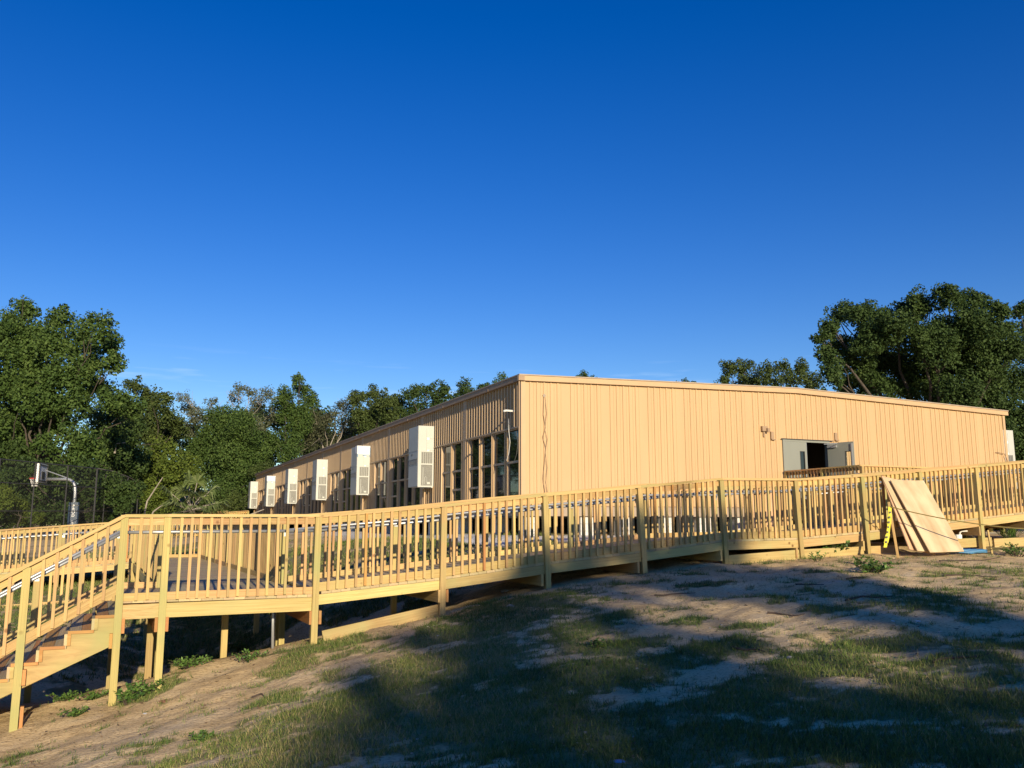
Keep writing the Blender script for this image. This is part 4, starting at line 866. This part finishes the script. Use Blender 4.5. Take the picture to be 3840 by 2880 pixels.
T1 = [(130, 1350, 75), (110, 1255, 60), (200, 1300, 55), (90, 1410, 60), (300, 1400, 55), (160, 1420, 60), (92, 1160, 50), (20, 1225, 70), (222, 1200, 55), (357, 1228, 55), (300, 1295, 70), (150, 1285, 70), (50, 1325, 65), (420, 1290, 42), (425, 1350, 45), (340, 1365, 62), (225, 1400, 65), (60, 1430, 75), (150, 1500, 80), (270, 1490, 75), (370, 1465, 55), (430, 1490, 50), (480, 1530, 50), (30, 1560, 75), (120, 1610, 70), (220, 1580, 55), (50, 1690, 65), (290, 1670, 78), (170, 1660, 40), (-70, 1250, 90), (-60, 1430, 110), (-70, 1620, 100), (20, 1780, 50)]
tree('huge spreading oak towering at the left edge over the court', PB(T1, 55, 1.2), .30, 9, 'oak', trunk=tuple(at(150, 1900, 56).xy), tr=.32, nl=20)
tree('dark shaded tree mass between the huge oak and the yellowish bush', PB([(400, 1600, 75), (470, 1640, 70), (410, 1690, 70), (490, 1720, 70), (350, 1760, 60), (130, 1760, 80), (230, 1790, 70)], 62), .32, 8, 'dark', tr=.3)  # shade of this mass is put into its dark leaf colour
tree('olive tree with stepped top right of the huge oak', PB([(505, 1445, 30), (552, 1480, 36), (607, 1505, 36), (560, 1545, 45), (630, 1570, 42), (560, 1610, 50), (625, 1640, 52), (510, 1560, 50), (665, 1600, 35)], 76), .34, 8, 'olive', tr=.3)
tree('yellow green bushy tree above the fence end', PB([(600, 1700, 55), (555, 1770, 48), (640, 1760, 52), (690, 1730, 45), (560, 1830, 50), (640, 1840, 55), (700, 1800, 50), (590, 1900, 50)], 66), .28, 8, 'bright', name='leafy_tree', tr=.2)
tree('pale silvery tree with wispy tips behind the round green one', PB([(690, 1490, 24), (705, 1530, 34), (740, 1560, 38), (790, 1510, 22), (905, 1455, 24), (945, 1470, 22), (880, 1490, 26), (700, 1600, 40), (950, 1520, 40), (1000, 1480, 30), (1020, 1540, 40), (960, 1590, 40)], 82), .24, 3.4, 'pale', name='silvery_tree', bark=BARKL, tr=.22, bare=2)
tree('round dense green tree left of the building end', PB([(865, 1560, 50), (810, 1590, 60), (905, 1610, 62), (770, 1660, 62), (860, 1680, 75), (930, 1700, 60), (790, 1740, 65), (880, 1780, 70), (945, 1790, 50), (830, 1840, 60)], 78), .27, 9, 'oak', name='leafy_tree', tr=.25)
tree('green tree with a tall narrow top left of the roof', PB([(1122, 1425, 24), (1128, 1460, 30), (1065, 1480, 34), (1155, 1500, 34), (1070, 1530, 42), (1120, 1550, 48), (1040, 1580, 45), (1100, 1620, 55), (1020, 1660, 55), (1080, 1700, 50)], 84), .27, 7.5, 'oak', name='leafy_tree', tr=.24, nl=16)
tree('greyish thin tree showing bare twisted branches above the roof slope', PB([(1280, 1530, 34), (1330, 1505, 34), (1225, 1570, 40), (1290, 1600, 45), (1190, 1620, 40), (1180, 1560, 28), (1230, 1660, 45), (1150, 1660, 40)], 86), .24, 3.6, 'grey', name='bare_tree', bark=BARKL, tr=.2, bare=4, nl=16)
tree('olive oak with flat top above the middle of the long roof', PB([(1340, 1490, 32), (1390, 1480, 34), (1440, 1500, 38), (1400, 1545, 45), (1460, 1550, 45), (1340, 1560, 40), (1490, 1510, 34), (1380, 1600, 45)], 84), .32, 7, 'olive', tr=.3)
tree('dark oak with several rounded tops behind the long roof', PB([(1540, 1475, 32), (1600, 1470, 34), (1660, 1468, 34), (1560, 1530, 42), (1640, 1525, 42), (1510, 1560, 38), (1700, 1500, 32)], 84), .30, 8, 'dark', tr=.3)
tree('dark small crowned oak just left of the building corner top', PB([(1736, 1440, 24), (1742, 1475, 30), (1815, 1455, 26), (1780, 1490, 30), (1840, 1480, 24)], 86), .28, 7, 'dark', tr=.25)
tree('green treetop peeking over the roof at the near corner', PB([(1885, 1412, 18), (1905, 1440, 26), (1870, 1445, 24)], 84), .26, 5, 'oak', tr=.2)
tree('tiny dark treetop rising over the flat roof line', PB([(2190, 1404, 15), (2170, 1428, 22), (2215, 1430, 22)], 90), .26, 7, 'dark', tr=.2); tree('second tiny treetop over the roof farther right', PB([(2570, 1432, 14), (2600, 1442, 16), (2540, 1446, 16)], 95), .26, 7, 'dark', tr=.2)
tree('dull green tree left of the big right oak, behind the roof', PB([(2735, 1378, 34), (2795, 1370, 34), (2715, 1430, 28), (2780, 1430, 36), (2840, 1430, 34)], 76), .27, 7, 'olive', tr=.25)
tree('mid green tree touching the big right oak behind the roof', PB([(2870, 1385, 28), (2930, 1380, 30), (2900, 1430, 38), (3010, 1375, 34), (2975, 1420, 38), (3040, 1430, 40)], 74), .27, 7, 'olive', tr=.25)
T11 = [(3620, 1300, 75), (3700, 1290, 60), (3520, 1310, 70), (3300, 1260, 60), (3075, 1265, 28), (3118, 1225, 42), (3160, 1175, 48), (3225, 1180, 50), (3295, 1175, 50), (3350, 1225, 62), (3410, 1170, 55), (3460, 1140, 52), (3560, 1120, 52), (3650, 1130, 52), (3720, 1170, 48), (3740, 1235, 55), (3650, 1235, 75), (3550, 1240, 75), (3450, 1260, 75), (3240, 1280, 72), (3150, 1290, 50), (3105, 1345, 45), (3195, 1370, 62), (3300, 1355, 75), (3400, 1370, 75), (3500, 1370, 80), (3600, 1370, 80), (3700, 1350, 80), (3775, 1300, 60), (3790, 1430, 80), (3690, 1460, 80), (3590, 1480, 75), (3490, 1465, 65), (3400, 1450, 60), (3300, 1445, 60), (3200, 1440, 50), (3130, 1410, 45), (3800, 1560, 75), (3840, 1680, 80), (3760, 1620, 60), (3810, 1780, 70)]
tree('massive dark oak filling the sky at the right behind the building', PB(T11, 50, 1.4), .24, 11, 'dark', trunk=tuple(at(3560, 1900, 52).xy), tr=.6, nl=22)
tree('dark oak cut off by the right edge of the picture', PB([(3835, 1165, 38), (3870, 1220, 55), (3850, 1300, 60), (3900, 1400, 80)], 60), .28, 8, 'dark', tr=.4)
tree('low green bushes below the silvery trees left of the building', PB([(700, 1890, 45), (780, 1900, 45), (860, 1890, 45), (930, 1880, 40), (985, 1840, 40), (990, 1770, 40)], 76), .22, 7, 'olive', name='bush', cat='bush', tr=.08, bare=2)
tree('sunlit shrubs on the left behind the fence', PB([(20, 1860, 45), (80, 1900, 40), (-40, 1880, 60), (60, 1940, 30), (140, 1940, 26)], 52), .2, 7, 'bright', name='bush', cat='bush', tr=.06)
tree('dark leaved undergrowth added to stand for shade behind the court fence', PB([(60, 1790, 50), (150, 1850, 50), (240, 1800, 55), (320, 1860, 55), (400, 1820, 55), (460, 1880, 45), (380, 1930, 45), (250, 1920, 45), (170, 1930, 40), (340, 1760, 45), (60, 1700, 45), (500, 1830, 40), (110, 1760, 45), (200, 1770, 45)], 52.5), .26, 8, 'dark', name='bush', cat='bush', tr=.1)  # added bushes whose dark leaf colour replaces shade under the trees
# far wood closing the gaps
rs_ = np.random.default_rng(5); bl = []
for k in range(150):
    px = rs_.uniform(-300, 1500); top = np.interp(px, [-300, 480, 680, 760, 1000, 1250, 1500], [1500, 1530, 1610, 1580, 1560, 1560, 1530]); bl.append((px, rs_.uniform(top, 1940), rs_.uniform(40, 75)))
for k in range(110): bl.append((rs_.uniform(-700, 1300), rs_.uniform(1840, 1960), rs_.uniform(45, 70)))
for k in range(60): bl.append((rs_.uniform(1400, 4400), rs_.uniform(1800, 1960), rs_.uniform(50, 80)))
for k in range(50): px = rs_.uniform(3000, 4000); bl.append((px, rs_.uniform(1430, 1900), rs_.uniform(40, 80)))
bl = [(at(px, py, Yk), r*Yk/3240) for (px, py, r), Yk in zip(bl, rs_.uniform(92, 104, len(bl)))]
V, t_ = foliage([(tuple(c), r) for c, r in bl], .5, 6, rs_, .85)
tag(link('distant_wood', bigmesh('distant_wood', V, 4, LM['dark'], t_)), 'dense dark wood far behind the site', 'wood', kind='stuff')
# fallen or leaning bare branches in front of the wood
for k, (a, b_, Y) in enumerate((((530, 1930), (610, 1790), 58), ((545, 1935), (640, 1870), 58), ((430, 1700), (470, 1660), 60), ((885, 1900), (990, 1910), 58))):
    p0, p1 = at(*a, Y), at(*b_, Y); p0.z = min(p0.z, float(H0(np.array([p0.x]), np.array([p0.y]))[0]) if k != 2 else 99)
    md = (p0+p1)/2+Vector((-.3, 0, .3)); tag(MB().tube([p0, md, p1], .07, 6, r1=.03).build('bare_branch', BARKL), ['pale bare leaning stem by the fence end', 'lower pale stem leaning right by the fence end', 'pale broken branch in the dark trees', 'pale branch lying before the bushes'][k], 'branch')
# fan palm
pm = leafmat('palm_leaf', (.08, .12, .035), (.15, .20, .065), (.26, .30, .13))
pl = at(715, 1930, 44); pz = float(H0(np.array([pl.x]), np.array([pl.y]))[0]); palm = thing('fan_palm', 'low fan palm with drooping fronds behind the landing railing', 'palm', (pl.x, pl.y, pz))
MB().tube([(0, 0, -.2), (.05, 0, 1.3)], .22, 8, r1=.16).build('trunk', BARK, palm)
rp_ = random.Random(3)
for k in range(24):
    a = k*2.4; el_ = rp_.uniform(-.2, 1.45); Lp = rp_.uniform(.9, 1.5); d = Vector((math.cos(a)*math.cos(el_), math.sin(a)*math.cos(el_), math.sin(el_))); b0 = Vector((0, 0, 1.3)); hubp = b0+d*Lp
    m = MB().tube([b0, hubp], .02, 4, cap=False); side = d.cross(Vector((0, 0, 1))).normalized(); upv = side.cross(d)
    V = []
    for j in range(22):
        th = (j/21-.5)*3.9; dd_ = (d*math.cos(th)+side*math.sin(th)).normalized(); Lb = rp_.uniform(.65, .95); tip = hubp+dd_*Lb+Vector((0, 0, -.30*Lb-.25*abs(th)*Lb*.6)); mid = hubp+dd_*Lb*.55; wv = (dd_.cross(upv).normalized()+upv*rp_.uniform(-.9, .9)).normalized()*.045
        V += [hubp, mid+wv, tip, mid-wv]
    fo = link('frond', bigmesh('frond', np.array([tuple(q_) for q_ in V]), 4, pm, np.random.default_rng(k).uniform(.1, .9, len(V)//4)), palm); m.build('frond_stalk', BARKL, fo)
# oaks behind the camera, which throw the foreground shade
Lax = Vector((math.cos(az)*-1, math.sin(az), 0)); Uax = Vector((-math.sin(az)*math.sin(el), -math.cos(az)*math.sin(el), math.cos(el)))
SX, ST = -.26, .06
def SB(lst, d0): return [(Lax*(l+SX)+Uax*(t_+ST)+SDIR*(d0+((i*37) % 11-5)*.5), r*1.03) for i, (l, t_, r) in enumerate(lst)]
SA = [(6.2, .0, .36), (6.55, -.1, .36), (6.95, .1, .3), (5.75, 1.0, .3), (9.5, 2.4, .42), (6.8, .15, .33), (7.2, .6, .33), (3.0, 1.65, .36), (2.1, 1.05, .36), (3.95, 2.1, .36), (.75, -.35, .45), (3.35, 1.35, .42), (4.25, 2.0, .42), (6.1, 2.05, .34), (7.05, 1.85, .36), (7.7, 1.2, .4), (1.5, -.3, .7), (2.4, .25, .72), (3.2, .8, .72), (4.0, 1.3, .72), (4.8, 1.95, .72), (5.5, 2.6, .68), (6.4, 3.0, .6), (7.4, 3.2, .62), (8.4, 3.4, .7), (9.2, 3.3, .65), (5.3, 1.45, .5), (5.0, .75, .6), (6.2, 2.45, .5), (7.1, 2.3, .62), (7.9, 2.6, .7), (8.9, 2.5, .7),
 (7.7, 1.6, .5), (8.4, 1.7, .65), (9.2, 1.6, .6), (7.9, .8, .5), (8.7, .7, .75), (9.7, .5, .7), (3.2, -.3, .8), (4.2, .2, .75), (4.9, -.2, .65), (5.5, .1, .45), (6.1, -.7, .75), (7.3, -.1, .6), (8.4, -.3, .8), (2.2, -1.3, .9), (3.4, -1.4, 1.), (4.8, -1.5, 1.), (6.2, -1.7, 1.), (7.6, -1.5, 1.), (9.0, -1.3, 1.), (3.2, -2.8, 1.1), (5, -3, 1.2), (6.8, -3, 1.2), (8.4, -2.8, 1.1)]
tree('tall oak standing behind the viewer that shades the foreground', SB(SA, 38), .30, 11, 'oak', tr=.45, group='shade oaks behind the viewer')
SBB = [(10.8, .4, .7), (11.9, .4, .75), (13.1, .4, .85), (14.4, .3, .9), (10.2, -.7, .9), (11.6, -.8, 1.0), (13.1, -.9, 1.0), (14.6, -1.0, 1.1), (11, -2.2, 1.2), (13, -2.4, 1.2), (12, -3.6, 1.2)]
tree('second oak behind the viewer to the right', SB(SBB, 34), .30, 11, 'dark', tr=.4, group='shade oaks behind the viewer')
tree('low trees behind the viewer at left', [(Vector((x, y, z)), r) for x, y, z, r in ((-14, -42, .5, 2.4), (-18, -44, 0, 2.6), (-9, -46, .5, 2.2), (-24, -46, .5, 3), (-30, -44, 0, 3), (-4, -48, .8, 2.2))], .4, 6, 'olive', tr=.3, group='shade oaks behind the viewer')
